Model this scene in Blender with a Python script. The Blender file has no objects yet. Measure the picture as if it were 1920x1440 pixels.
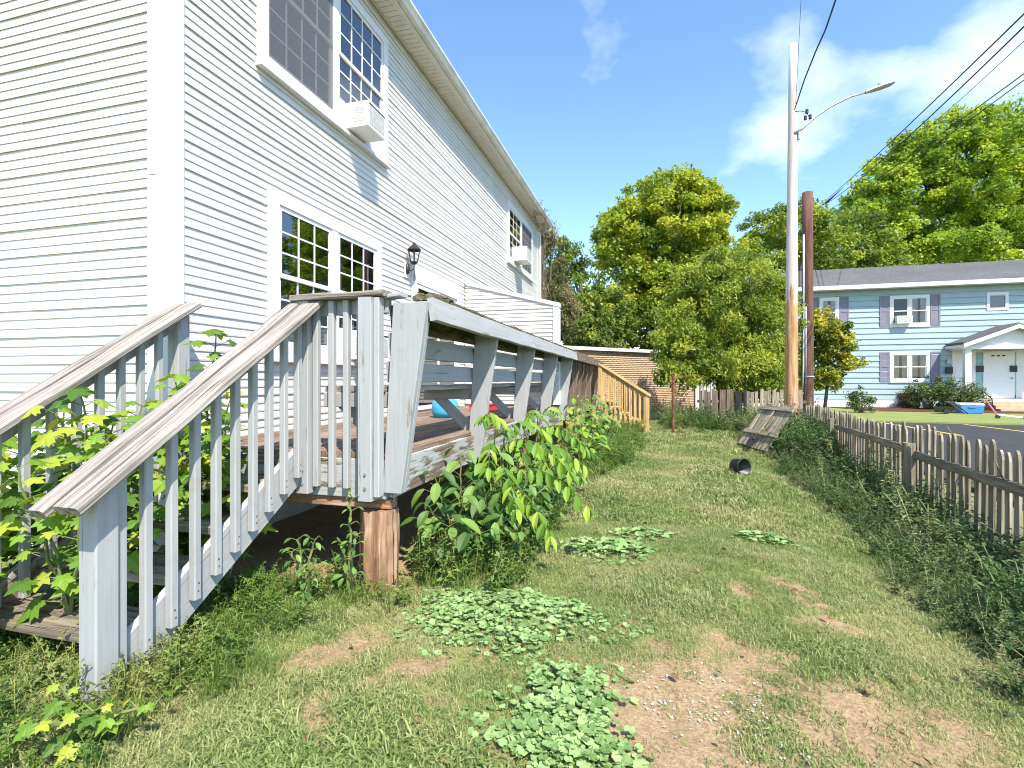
import bpy, math, random
import numpy as np
from mathutils import Vector, Matrix, Quaternion
random.seed(7); RNG = np.random.default_rng(11)
scene = bpy.context.scene
COL = scene.collection
R_ = math.radians

# ------------------------------------------------------------------ camera
YAW = R_(15.3); CAMH = 1.245; FPX = 957.0; HOR = 713.0
cam_d = bpy.data.cameras.new('camera'); cam = bpy.data.objects.new('camera', cam_d); COL.objects.link(cam)
cam.location = (0, 0, CAMH); cam.rotation_euler = (R_(90), 0, YAW)
cam_d.sensor_width = 36; cam_d.lens = FPX/1920*36; cam_d.shift_y = -(720-HOR)/1920
cam_d.clip_start = 0.05; cam_d.clip_end = 3000
scene.camera = cam
# ------------------------------------------------------------------ sky, sun, exposure
SUN = Vector((0.5, -0.6, 1.0)).normalized()
SUN_EL = math.asin(SUN.z); SUN_ROT = math.atan2(SUN.x, SUN.y)
world = bpy.data.worlds.new('World'); scene.world = world; world.use_nodes = True
wn = world.node_tree.nodes; wl = world.node_tree.links
for n in list(wn): wn.remove(n)
w_out = wn.new('ShaderNodeOutputWorld')
sky = wn.new('ShaderNodeTexSky'); sky.sky_type = 'NISHITA'; sky.sun_disc = False
sky.sun_elevation = SUN_EL; sky.sun_rotation = SUN_ROT
sky.air_density = 1.0; sky.dust_density = 0.3; sky.ozone_density = 2.0; sky.altitude = 100
bg = wn.new('ShaderNodeBackground'); bg.inputs[1].default_value = 0.15
hsw = wn.new('ShaderNodeHueSaturation'); hsw.inputs['Saturation'].default_value = 1.1; wl.new(sky.outputs[0], hsw.inputs['Color']); wl.new(hsw.outputs[0], bg.inputs[0])
tc = wn.new('ShaderNodeTexCoord'); sep = wn.new('ShaderNodeSeparateXYZ'); wl.new(tc.outputs['Generated'], sep.inputs[0])
def wmath(op, a, b=None):
    n = wn.new('ShaderNodeMath'); n.operation = op
    for i, v in enumerate((a, b)):
        if v is None: continue
        if isinstance(v, (int, float)): n.inputs[i].default_value = v
        else: wl.new(v, n.inputs[i])
    return n.outputs[0]
CLZ = 5.9
den = wmath('ADD', sep.outputs[2], 0.30)
comb = wn.new('ShaderNodeCombineXYZ')
wl.new(wmath('DIVIDE', sep.outputs[0], den), comb.inputs[0]); wl.new(wmath('DIVIDE', sep.outputs[1], den), comb.inputs[1])
comb.inputs[2].default_value = CLZ
cn = wn.new('ShaderNodeTexNoise'); cn.inputs['Scale'].default_value = 1.35; cn.inputs['Detail'].default_value = 7; cn.inputs['Roughness'].default_value = 0.52
wl.new(comb.outputs[0], cn.inputs['Vector'])
cr = wn.new('ShaderNodeValToRGB'); cr.color_ramp.elements[0].position = 0.57; cr.color_ramp.elements[1].position = 0.74
wl.new(cn.outputs[0], cr.inputs[0])
fac = wmath('MULTIPLY', cr.outputs[0], 0.85)
bgc = wn.new('ShaderNodeBackground'); bgc.inputs[0].default_value = (0.86, 0.90, 1.0, 1); bgc.inputs[1].default_value = 0.95
mixw = wn.new('ShaderNodeMixShader'); wl.new(fac, mixw.inputs[0]); wl.new(bg.outputs[0], mixw.inputs[1]); wl.new(bgc.outputs[0], mixw.inputs[2])
wl.new(mixw.outputs[0], w_out.inputs[0])
sun_d = bpy.data.lights.new('sun', 'SUN'); sun_d.energy = 3.7; sun_d.angle = R_(0.55); sun_d.color = (1.0, 0.93, 0.81)
sun = bpy.data.objects.new('sun', sun_d); COL.objects.link(sun)
sun.rotation_euler = SUN.to_track_quat('Z', 'Y').to_euler(); sun.location = (20, -24, 40)
vs = scene.view_settings; vs.view_transform = 'Standard'; vs.look = 'None'; vs.gamma = 1; vs.exposure = 1.25; vs.use_curve_mapping = False
scene.cycles.filter_width = 1.05; scene.cycles.max_bounces = 9; scene.cycles.transparent_max_bounces = 12; scene.cycles.caustics_reflective = False; scene.cycles.caustics_refractive = False

# ------------------------------------------------------------------ maths for placing things
SY, CY = math.sin(YAW), math.cos(YAW)
def ray(px):                       # horizontal direction per unit of depth
    u = (px-960)/FPX
    return CY*u-SY, SY*u+CY
def at(px, py, d):                 # a point d metres deep
    x, y = ray(px); return Vector((x*d, y*d, CAMH+(HOR-py)/FPX*d))
def gp(px, py, z=0.0):             # a point on the ground
    d = (CAMH-z)*FPX/(py-HOR); p = at(px, py, d); p.z = z; return p
def vnoise(x, y, s=1.0, seed=0):
    x = np.asarray(x, float)*s+seed*17.31; y = np.asarray(y, float)*s+seed*9.73
    xi = np.floor(x); yi = np.floor(y); fx = x-xi; fy = y-yi
    fx = fx*fx*(3-2*fx); fy = fy*fy*(3-2*fy)
    def h(a, b):
        v = np.sin(a*127.1+b*311.7)*43758.5453; return v-np.floor(v)
    return (h(xi, yi)*(1-fx)+h(xi+1, yi)*fx)*(1-fy)+(h(xi, yi+1)*(1-fx)+h(xi+1, yi+1)*fx)*fy
def sstep(a, b, x):
    t = np.clip((np.asarray(x, float)-a)/(b-a), 0, 1); return t*t*(3-2*t)
def fence_x(y): return 2.245+0.076*y
def gz(x, y):
    x = np.asarray(x, float); y = np.asarray(y, float)
    near = 1-sstep(30, 60, np.hypot(x, y))
    b = (vnoise(x, y, 1.1, 1)-.5)*0.07+(vnoise(x, y, 3.3, 2)-.5)*0.03
    side = -0.36*sstep(0.7, 3.0, x)*(1-.75*sstep(3.0, 3.7, x))*(1-.62*sstep(8.0, 11.0, y))
    return (b*(1-sstep(2.9, 3.6, x)))*near+side-0.06*sstep(3.0, 3.6, x)
def gzf(x, y): return float(gz(x, y))

# ------------------------------------------------------------------ object helpers
I4 = Matrix.Identity(4)
def tag(o, label=None, cat=None, group=None, kind=None):
    if label: o['label'] = label
    if cat: o['category'] = cat
    if group: o['group'] = group
    if kind: o['kind'] = kind
    return o
def thing(name, label, cat, loc=(0, 0, 0), group=None):
    o = bpy.data.objects.new(name, None); COL.objects.link(o); o.empty_display_size = 0.1
    o.location = loc; return tag(o, label, cat, group)
def rootloc(o):
    v = Vector((0, 0, 0))
    while o is not None: v += Vector(o.location) if o.type == 'EMPTY' else Vector((0, 0, 0)); o = o.parent
    return v
WORLD = {}
def put(name, mesh, mat=None, parent=None, M=I4):
    o = bpy.data.objects.new(name, mesh); COL.objects.link(o)
    if mat is not None and not mesh.materials: mesh.materials.append(mat)
    if parent is not None:
        o.parent = parent
        PM = WORLD.get(parent.name)
        if PM is None: PM = Matrix.Translation(parent.location)
        o.matrix_basis = PM.inverted() @ M
    else: o.matrix_basis = M
    WORLD[o.name] = M.copy()
    return o
class MB:
    def __init__(s): s.v = []; s.f = []
    def add(s, vs, fs):
        b = len(s.v); s.v += [tuple(v) for v in vs]; s.f += [tuple(b+i for i in f) for f in fs]; return s
    def box(s, x0, x1, y0, y1, z0, z1):
        return s.add([(x, y, z) for z in (z0, z1) for y in (y0, y1) for x in (x0, x1)],
                     [(0, 2, 3, 1), (4, 5, 7, 6), (0, 1, 5, 4), (2, 6, 7, 3), (0, 4, 6, 2), (1, 3, 7, 5)])
    def pts8(s, p):
        return s.add(p, [(0, 3, 2, 1), (4, 5, 6, 7), (0, 1, 5, 4), (1, 2, 6, 5), (2, 3, 7, 6), (3, 0, 4, 7)])
    def prism(s, poly, vec):
        n = len(poly); vec = Vector(vec); P = [Vector(p) for p in poly]
        return s.add(P+[p+vec for p in P], [tuple(range(n-1, -1, -1)), tuple(range(n, 2*n))]+[(i, (i+1) % n, n+(i+1) % n, n+i) for i in range(n)])
    def tube(s, pts, rad, n=8, cap=True):
        pts = [Vector(p) for p in pts]; k = len(pts)
        if not hasattr(rad, '__len__'): rad = [rad]*k
        b = len(s.v); ref = Vector((0.31, 0.21, 1)).normalized()
        for i, p in enumerate(pts):
            d = (pts[min(i+1, k-1)]-pts[max(i-1, 0)]).normalized()
            a = d.cross(ref)
            if a.length < 0.05: a = d.cross(Vector((1, 0.2, 0)))
            a.normalize(); c = d.cross(a)
            for j in range(n):
                t = 2*math.pi*j/n; s.v.append(tuple(p+(a*math.cos(t)+c*math.sin(t))*rad[i]))
        for i in range(k-1):
            for j in range(n):
                s.f.append((b+i*n+j, b+i*n+(j+1) % n, b+(i+1)*n+(j+1) % n, b+(i+1)*n+j))
        if cap: s.f.append(tuple(b+j for j in range(n-1, -1, -1))); s.f.append(tuple(b+(k-1)*n+j for j in range(n)))
        return s
    def lathe(s, prof, c=(0, 0, 0), n=16):
        b = len(s.v)
        for r, z in prof:
            for j in range(n):
                t = 2*math.pi*j/n; s.v.append((c[0]+r*math.cos(t), c[1]+r*math.sin(t), c[2]+z))
        for i in range(len(prof)-1):
            for j in range(n): s.f.append((b+i*n+j, b+i*n+(j+1) % n, b+(i+1)*n+(j+1) % n, b+(i+1)*n+j))
        return s
    def mesh(s, name='m', smooth=False):
        m = bpy.data.meshes.new(name); m.from_pydata(s.v, [], s.f); m.update()
        if smooth: m.polygons.foreach_set('use_smooth', [True]*len(m.polygons))
        return m
    def build(s, name, mat, parent=None, smooth=False, M=I4): return put(name, s.mesh(name, smooth), mat, parent, M)
def np_mesh(name, V, F, attrs=None, smooth=False):
    V = np.asarray(V, np.float32); F = np.asarray(F, np.int32); n, k = F.shape
    m = bpy.data.meshes.new(name); m.vertices.add(len(V)); m.vertices.foreach_set('co', V.ravel())
    m.loops.add(n*k); m.loops.foreach_set('vertex_index', F.ravel())
    m.polygons.add(n); m.polygons.foreach_set('loop_start', np.arange(0, n*k, k, dtype=np.int32))
    m.polygons.foreach_set('loop_total', np.full(n, k, np.int32))
    if smooth: m.polygons.foreach_set('use_smooth', np.ones(n, bool))
    m.update(calc_edges=True)
    for key, val in (attrs or {}).items():
        a = m.attributes.new(key, 'FLOAT', 'POINT'); a.data.foreach_set('value', np.asarray(val, np.float32))
    return m
_pl = {}
def plank_mesh(L, w, t, warp=0, c=0.004, seg=1):
    key = (round(L, 3), round(w, 3), round(t, 3), c)
    if warp == 0 and key in _pl: return _pl[key]
    c = min(c, w*.2, t*.2); hw, ht = w/2, t/2
    ring = [(-hw+c, -ht), (hw-c, -ht), (hw, -ht+c), (hw, ht-c), (hw-c, ht), (-hw+c, ht), (-hw, ht-c), (-hw, -ht+c)]
    mb = MB(); n = seg if warp == 0 else max(3, int(L/0.22))
    for i in range(n+1):
        dy = dz = 0; k = 1
        if warp: dy = random.uniform(-1, 1)*warp; dz = random.uniform(-1, 1)*warp; k = 1+random.uniform(-1, 1)*warp*2
        mb.v += [(L*i/n, y*k+dy, z+dz) for y, z in ring]
    for i in range(n):
        for j in range(8): mb.f.append((i*8+j, i*8+(j+1) % 8, (i+1)*8+(j+1) % 8, (i+1)*8+j))
    mb.f.append(tuple(range(7, -1, -1))); mb.f.append(tuple(n*8+j for j in range(8)))
    m = mb.mesh('plank')
    if warp == 0: _pl[key] = m
    return m
def plank(name, p0, p1, w, t, up, mat, parent, warp=0, c=0.004):
    """board from p0 to p1, thickness t along up, width w across"""
    p0 = Vector(p0); p1 = Vector(p1); d = p1-p0; L = d.length; x = d.normalized()
    z = Vector(up); z = (z-x*z.dot(x)).normalized(); y = z.cross(x)
    M = Matrix((x, y, z)).transposed().to_4x4(); M.translation = p0
    m = plank_mesh(L, w, t, warp, c)
    if m.materials and m.materials[0] != mat: m = m.copy(); m.materials.clear()
    return put(name, m, mat, parent, M)

# ------------------------------------------------------------------ materials
def newmat(name):
    m = bpy.data.materials.new(name); m.use_nodes = True; return m, m.node_tree.nodes, m.node_tree.links, m.node_tree.nodes['Principled BSDF']
def rgb(c): return (c[0], c[1], c[2], 1)
def noise_node(N, L, vec, scale, detail=4, rough=0.55):
    n = N.new('ShaderNodeTexNoise'); n.inputs['Scale'].default_value = scale; n.inputs['Detail'].default_value = detail; n.inputs['Roughness'].default_value = rough
    if vec is not None: L.new(vec, n.inputs['Vector'])
    return n.outputs[0]
def ramp(N, L, fac, stops):
    r = N.new('ShaderNodeValToRGB'); e = r.color_ramp.elements
    while len(e) < len(stops): e.new(0.5)
    for i, (p, c) in enumerate(stops):
        e[i].position = p; e[i].color = rgb(c) if hasattr(c, '__len__') else (c, c, c, 1)
    L.new(fac, r.inputs[0]); return r.outputs[0]
def mix(N, L, fac, a, b, blend='MIX'):
    n = N.new('ShaderNodeMix'); n.data_type = 'RGBA'; n.blend_type = blend
    for i, v in ((0, fac), (6, a), (7, b)):
        if isinstance(v, (int, float)): n.inputs[i].default_value = v
        elif isinstance(v, tuple): n.inputs[i].default_value = rgb(v)
        else: L.new(v, n.inputs[i])
    return n.outputs[2]
def bump(N, L, b, h, strength=0.3, dist=0.01):
    n = N.new('ShaderNodeBump'); n.inputs['Strength'].default_value = strength; n.inputs['Distance'].default_value = dist
    L.new(h, n.inputs['Height']); L.new(n.outputs[0], b.inputs['Normal'])
def obvec(N, L, scale):
    """object coordinates shifted per object, stretched by scale"""
    t = N.new('ShaderNodeTexCoord'); oi = N.new('ShaderNodeObjectInfo')
    mu = N.new('ShaderNodeVectorMath'); mu.operation = 'MULTIPLY'; L.new(t.outputs['Object'], mu.inputs[0]); mu.inputs[1].default_value = scale
    sc = N.new('ShaderNodeMath'); sc.operation = 'MULTIPLY'; L.new(oi.outputs['Random'], sc.inputs[0]); sc.inputs[1].default_value = 57
    ad = N.new('ShaderNodeVectorMath'); ad.operation = 'ADD'; L.new(mu.outputs[0], ad.inputs[0]); L.new(sc.outputs[0], ad.inputs[1])
    return ad.outputs[0], oi.outputs['Random']
def plain(name, c, rough=0.5, spec=0.4, var=0.06, scale=6, metal=0, bmp=0.0):
    m, N, L, b = newmat(name); v, r = obvec(N, L, (1, 1, 1)); n = noise_node(N, L, v, scale, 5)
    lo = tuple(x*(1-var*2) for x in c); hi = tuple(min(1, x*(1+var)) for x in c)
    L.new(ramp(N, L, n, [(0.3, lo), (0.7, hi)]), b.inputs['Base Color'])
    b.inputs['Roughness'].default_value = rough; b.inputs['Specular IOR Level'].default_value = spec; b.inputs['Metallic'].default_value = metal
    if bmp: bump(N, L, b, noise_node(N, L, v, scale*8, 4), bmp)
    return m
def wood(name, dark, mid, light, rough=0.75, grain=(2.2, 42, 42), bmp=0.5, paint=None, wear=(0.6, 0.7), vary=0.25, cracks=True):
    m, N, L, b = newmat(name); v, r = obvec(N, L, grain)
    g = noise_node(N, L, v, 1.0, 6, 0.62)
    col = ramp(N, L, g, [(0.28, dark), (0.5, mid), (0.72, light)])
    v2, _ = obvec(N, L, (3, 9, 9)); big = noise_node(N, L, v2, 1.0, 4)
    col = mix(N, L, ramp(N, L, big, [(0.3, 0.0), (0.75, 0.45)]), col, tuple(x*.55 for x in dark))
    hgt = g
    vc, _ = obvec(N, L, (grain[0]*.45, grain[1]*1.5, grain[2]*1.5)); cr_ = noise_node(N, L, vc, 1.0, 2, 0.5)
    crack = ramp(N, L, cr_, [(0.30, 1.0), (0.37, 0.0)])
    if cracks: col = mix(N, L, crack, col, tuple(x*.28 for x in dark)); hgt = mix(N, L, 0.8, g, crack, 'SUBTRACT')
    if paint:
        v3, _ = obvec(N, L, (1.5, 10, 10)); pk = noise_node(N, L, v3, 1.6, 8, 0.66)
        mk = ramp(N, L, pk, [(wear[0], 0.0), (wear[1], 1.0)])
        pg = mix(N, L, ramp(N, L, g, [(0.25, 0.0), (0.8, 1.0)]), tuple(x*.80 for x in paint), tuple(min(1, x*1.06) for x in paint))
        pg = mix(N, L, ramp(N, L, big, [(0.35, 0.0), (0.8, 0.5)]), pg, tuple(x*y for x, y in zip(paint, (.80, .80, .77))))
        pg = mix(N, L, ramp(N, L, cr_, [(0.24, 0.8), (0.30, 0.0)]), pg, (.13, .12, .11))
        v4, _ = obvec(N, L, (6, 7, 7)); pg = mix(N, L, ramp(N, L, noise_node(N, L, v4, 1.0, 7, .7), [(0.55, 0.0), (0.78, 0.55)]), pg, tuple(x*y for x, y in zip(paint, (.62, .60, .54))))
        col = mix(N, L, mk, pg, col)
        hgt = mix(N, L, 0.5, g, mk, 'SUBTRACT')
    hs = N.new('ShaderNodeHueSaturation'); L.new(col, hs.inputs['Color'])
    mr = N.new('ShaderNodeMapRange'); L.new(r, mr.inputs[0]); mr.inputs[3].default_value = 1-vary; mr.inputs[4].default_value = 1+vary*.5
    L.new(mr.outputs[0], hs.inputs['Value']); L.new(hs.outputs[0], b.inputs['Base Color'])
    b.inputs['Roughness'].default_value = rough; b.inputs['Specular IOR Level'].default_value = 0.25
    bump(N, L, b, hgt, bmp, 0.006)
    return m
def leafmat(name, dark, mid, light, trans=0.35, obj_random=False, scale=0.6, rough=0.5, spec=0.3):
    m, N, L, b = newmat(name); out = N['Material Output']
    if obj_random:
        oi = N.new('ShaderNodeObjectInfo'); f = oi.outputs['Random']
    else:
        a = N.new('ShaderNodeAttribute'); a.attribute_name = 'tint'; f = a.outputs['Fac']
    g = N.new('ShaderNodeNewGeometry'); n = noise_node(N, L, g.outputs['Position'], scale, 3)
    ad = N.new('ShaderNodeMath'); ad.operation = 'MULTIPLY_ADD'; L.new(n, ad.inputs[0]); ad.inputs[1].default_value = 0.6
    sb = N.new('ShaderNodeMath'); sb.operation = 'SUBTRACT'; L.new(f, sb.inputs[0]); sb.inputs[1].default_value = 0.3; L.new(sb.outputs[0], ad.inputs[2])
    col = ramp(N, L, ad.outputs[0], [(0.1, dark), (0.5, mid), (0.92, light)])
    L.new(col, b.inputs['Base Color']); b.inputs['Roughness'].default_value = rough; b.inputs['Specular IOR Level'].default_value = spec
    tr = N.new('ShaderNodeBsdfTranslucent'); L.new(mix(N, L, 1.0, col, (1.15, 1.25, 0.55), 'MULTIPLY'), tr.inputs[0])
    mx = N.new('ShaderNodeMixShader'); mx.inputs[0].default_value = trans
    L.new(b.outputs[0], mx.inputs[1]); L.new(tr.outputs[0], mx.inputs[2]); L.new(mx.outputs[0], out.inputs[0])
    return m
def glassmat(name, ior=1.9, tint=(0.75, 0.8, 0.8), rough=0.01):
    m, N, L, b = newmat(name); out = N['Material Output']
    fr = N.new('ShaderNodeFresnel'); fr.inputs[0].default_value = ior
    tr = N.new('ShaderNodeBsdfTransparent'); tr.inputs[0].default_value = rgb(tint)
    gl = N.new('ShaderNodeBsdfGlossy'); gl.inputs['Roughness'].default_value = rough
    mx = N.new('ShaderNodeMixShader'); L.new(fr.outputs[0], mx.inputs[0]); L.new(tr.outputs[0], mx.inputs[1]); L.new(gl.outputs[0], mx.inputs[2]); L.new(mx.outputs[0], out.inputs[0])
    return m
def screenmat(name, c, op):
    m, N, L, b = newmat(name); out = N['Material Output']
    tr = N.new('ShaderNodeBsdfTransparent'); b.inputs['Base Color'].default_value = rgb(c); b.inputs['Roughness'].default_value = 0.7
    mx = N.new('ShaderNodeMixShader'); mx.inputs[0].default_value = op; L.new(tr.outputs[0], mx.inputs[1]); L.new(b.outputs[0], mx.inputs[2]); L.new(mx.outputs[0], out.inputs[0])
    return m
def sidingmat(name, c, dirt):
    m, N, L, b = newmat(name); g = N.new('ShaderNodeNewGeometry')
    mp = N.new('ShaderNodeVectorMath'); mp.operation = 'MULTIPLY'; L.new(g.outputs['Position'], mp.inputs[0]); mp.inputs[1].default_value = (2.2, 2.2, 0.5)
    n = noise_node(N, L, mp.outputs[0], 1.4, 7, 0.65)
    n2 = noise_node(N, L, g.outputs['Position'], 0.7, 3)
    col = mix(N, L, ramp(N, L, n, [(0.42, 0.0), (0.75, 0.5)]), c, dirt)
    col = mix(N, L, ramp(N, L, n2, [(0.4, 0.0), (0.8, 0.35)]), col, tuple(x*.9 for x in c))
    L.new(col, b.inputs['Base Color']); b.inputs['Roughness'].default_value = 0.42; b.inputs['Specular IOR Level'].default_value = 0.35
    bump(N, L, b, noise_node(N, L, g.outputs['Position'], 5, 2), 0.12, 0.01)
    return m
M = {}
M['siding'] = sidingmat('white_vinyl', (0.65, 0.635, 0.605), (0.49, 0.46, 0.39))
M['trim'] = plain('white_trim', (0.69, 0.69, 0.685), 0.4, 0.4, 0.03)
M['soffit'] = plain('soffit_vinyl', (0.74, 0.69, 0.60), 0.5, 0.3, 0.05)
M['gutter'] = plain('gutter_metal', (0.70, 0.67, 0.60), 0.45, 0.4, 0.10, 3)
M['glass'] = glassmat('window_glass', 3.2)
M['glass_low'] = glassmat('far_window_glass', 1.6, (.85, .85, .83))
M['glass_thin'] = glassmat('lamp_glass', 1.3, (.9, .9, .9))
M['screen'] = screenmat('insect_screen', (0.16, 0.16, 0.17), 0.42)
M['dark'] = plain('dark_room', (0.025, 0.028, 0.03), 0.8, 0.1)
M['curtain'] = plain('curtain_cloth', (0.62, 0.60, 0.56), 0.9, 0.1, 0.1, 3)
M['acwhite'] = plain('appliance_white', (0.80, 0.80, 0.78), 0.4, 0.4, 0.05)
M['acgrill'] = plain('appliance_grille', (0.46, 0.46, 0.43), 0.6, 0.4, 0.15, 30)
M['acdark'] = plain('appliance_slot', (0.05, 0.05, 0.05), 0.6)
M['black'] = plain('black_iron', (0.025, 0.022, 0.02), 0.45, 0.4)
M['greywood'] = wood('grey_painted_wood', (.17, .13, .09), (.30, .25, .19), (.42, .36, .29), 0.6, paint=(0.40, 0.405, 0.41), wear=(0.62, 0.69), vary=0.06, bmp=0.25)
M['peelwood'] = wood('peeling_painted_wood', (.10, .07, .045), (.22, .17, .12), (.36, .29, .22), 0.7, paint=(0.45, 0.455, 0.45), wear=(0.48, 0.54), vary=0.06, bmp=0.5)
M['capwood'] = wood('weathered_cap_wood', (.10, .08, .065), (.33, .295, .26), (.53, .49, .45), 0.85, (1.6, 55, 55), 1.0, vary=0.15)
M['rotwood'] = wood('rotten_mossy_wood', (.05, .04, .02), (.17, .14, .085), (.33, .29, .20), 0.9, (5, 40, 40), 1.0, vary=0.2)
M['deckwood'] = wood('brown_deck_wood', (.10, .065, .045), (.27, .19, .14), (.44, .34, .27), 0.8, (1.6, 40, 40), 0.7, vary=0.3)
M['tread'] = wood('weathered_tread_wood', (.10, .08, .055), (.27, .22, .16), (.44, .38, .29), 0.85, (2, 50, 50), 0.8, vary=0.2)
M['brownwood'] = wood('brown_weathered_wood', (.07, .05, .035), (.20, .15, .11), (.34, .27, .21), 0.85, (2, 40, 40), 0.6)
M['log'] = wood('log_wood', (.10, .05, .028), (.33, .18, .10), (.58, .43, .30), 0.8, (2.5, 26, 26), 1.0, vary=0.02)
M['newwood'] = wood('new_pine', (.42, .25, .09), (.60, .40, .17), (.72, .52, .26), 0.6, (2, 30, 30), 0.2, vary=0.15, cracks=False)
M['fence'] = wood('fence_wood', (.16, .13, .09), (.37, .315, .235), (.57, .51, .41), 0.85, (2.5, 45, 45), 0.7, vary=0.35)
M['fencepost'] = wood('fence_post_wood', (.14, .11, .07), (.31, .26, .18), (.46, .40, .29), 0.85, (2.5, 45, 45), 0.7, vary=0.2)
M['steel'] = plain('galvanised_steel', (0.45, 0.47, 0.48), 0.4, 0.5, 0.1, 5, 0.7)
M['lampgrey'] = plain('lamp_housing', (0.42, 0.43, 0.42), 0.5)
M['cable'] = plain('black_cable', (0.03, 0.03, 0.035), 0.6)
M['conduit'] = plain('grey_conduit', (0.42, 0.42, 0.44), 0.5)
M['rust'] = plain('rusty_metal', (0.20, 0.085, 0.04), 0.8, 0.2, 0.3, 8)
M['bluesiding'] = sidingmat('pale_blue_siding', (0.33, 0.425, 0.455), (0.30, 0.385, 0.41))
M['shutter'] = plain('shutter_paint', (0.20, 0.19, 0.25), 0.6)
M['concrete'] = plain('concrete', (0.55, 0.52, 0.47), 0.85, 0.2, 0.1, 4, 0, 0.2)
M['foundation'] = plain('foundation_paint', (0.74, 0.74, 0.72), 0.7)
M['mortar'] = plain('mortar', (0.50, 0.43, 0.36), 0.9)
M['pot'] = plain('black_plastic', (0.02, 0.021, 0.024), 0.45, 0.5)
M['cooler'] = plain('blue_plastic', (0.05, 0.22, 0.62), 0.4, 0.5)
M['coolerlid'] = plain('white_plastic', (0.78, 0.80, 0.82), 0.4, 0.5)
M['pink'] = plain('pink_paint', (0.62, 0.16, 0.20), 0.4, 0.5)
M['green'] = plain('green_plastic', (0.01, 0.22, 0.12), 0.45, 0.5)
M['chip'] = plain('white_paint_chip', (0.60, 0.60, 0.58), 0.7)
M['yellow'] = plain('yellow_road_paint', (0.62, 0.45, 0.10), 0.8, 0.2, 0.2, 9)
M['mulch'] = plain('red_brown_mulch', (0.13, 0.065, 0.04), 0.95, 0.1, 0.4, 12, 0, 0.8)
M['stem'] = plain('green_stem', (0.14, 0.17, 0.05), 0.7)
M['twig'] = plain('brown_twig', (0.17, 0.12, 0.075), 0.85)
M['bluebag'] = plain('blue_bag', (0.06, 0.42, 0.70), 0.5)
M['redbox'] = plain('red_box', (0.6, 0.06, 0.05), 0.5)
# bricks, shingles, asphalt, bark, poles
def speckle(name, lo, hi, scale, rough=0.9, bmp=0.4, vary=0.0):
    m, N, L, b = newmat(name); g = N.new('ShaderNodeNewGeometry'); n = noise_node(N, L, g.outputs['Position'], scale, 8, 0.7); n2 = noise_node(N, L, g.outputs['Position'], scale*.06, 4)
    c = mix(N, L, ramp(N, L, n2, [(0.35, 0.0), (0.7, 0.4)]), ramp(N, L, n, [(0.3, lo), (0.7, hi)]), tuple(x*.8 for x in lo))
    L.new(c, b.inputs['Base Color']); b.inputs['Roughness'].default_value = rough; b.inputs['Specular IOR Level'].default_value = 0.2
    bump(N, L, b, n, bmp, 0.01); return m
M['brick'] = speckle('tan_brick', (0.42, 0.28, 0.18), (0.64, 0.47, 0.33), 7)
M['shingle'] = speckle('grey_shingle', (0.075, 0.075, 0.076), (0.16, 0.16, 0.162), 9)
M['asphalt'] = speckle('asphalt', (0.035, 0.035, 0.037), (0.07, 0.07, 0.072), 40)
def barkmat(name, lo, hi, sc=(9, 9, 1.5)):
    m, N, L, b = newmat(name); g = N.new('ShaderNodeNewGeometry'); mp = N.new('ShaderNodeVectorMath'); mp.operation = 'MULTIPLY'; L.new(g.outputs['Position'], mp.inputs[0]); mp.inputs[1].default_value = sc
    n = noise_node(N, L, mp.outputs[0], 1.6, 7, 0.65); L.new(ramp(N, L, n, [(0.3, lo), (0.7, hi)]), b.inputs['Base Color']); b.inputs['Roughness'].default_value = 0.9; bump(N, L, b, n, 0.8, 0.03); return m
M['bark'] = barkmat('bark', (0.05, 0.04, 0.03), (0.17, 0.14, 0.11))
M['darkpole'] = barkmat('creosote_pole', (0.06, 0.028, 0.02), (0.20, 0.095, 0.065), (14, 14, .8))
def polemat():
    m, N, L, b = newmat('pale_pole_wood'); g = N.new('ShaderNodeNewGeometry'); sp = N.new('ShaderNodeSeparateXYZ'); L.new(g.outputs['Position'], sp.inputs[0])
    mp = N.new('ShaderNodeVectorMath'); mp.operation = 'MULTIPLY'; L.new(g.outputs['Position'], mp.inputs[0]); mp.inputs[1].default_value = (10, 10, 0.7)
    n = noise_node(N, L, mp.outputs[0], 1.5, 7, 0.65)
    mr = N.new('ShaderNodeMapRange'); L.new(sp.outputs[2], mr.inputs[0]); mr.inputs[1].default_value = 1.0; mr.inputs[2].default_value = 5.6
    a2 = N.new('ShaderNodeMath'); a2.operation = 'MULTIPLY_ADD'; L.new(n, a2.inputs[0]); a2.inputs[1].default_value = 0.9; L.new(mr.outputs[0], a2.inputs[2])
    mk = ramp(N, L, a2.outputs[0], [(0.95, 0.0), (1.25, 1.0)])
    lowc = ramp(N, L, n, [(0.3, (0.26, 0.11, 0.04)), (0.55, (0.52, 0.29, 0.14)), (0.75, (0.62, 0.47, 0.33))])
    hic = ramp(N, L, n, [(0.3, (0.46, 0.38, 0.32)), (0.7, (0.68, 0.60, 0.54))])
    mp2 = N.new('ShaderNodeVectorMath'); mp2.operation = 'MULTIPLY'; L.new(g.outputs['Position'], mp2.inputs[0]); mp2.inputs[1].default_value = (22, 22, 1.3)
    ck = ramp(N, L, noise_node(N, L, mp2.outputs[0], 1.0, 3, .5), [(0.30, 0.75), (0.36, 0.0)])
    L.new(mix(N, L, ck, mix(N, L, mk, lowc, hic), (.13, .08, .05)), b.inputs['Base Color']); b.inputs['Roughness'].default_value = 0.85; bump(N, L, b, n, 0.5, 0.02); return m
M['palepole'] = polemat()
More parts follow.
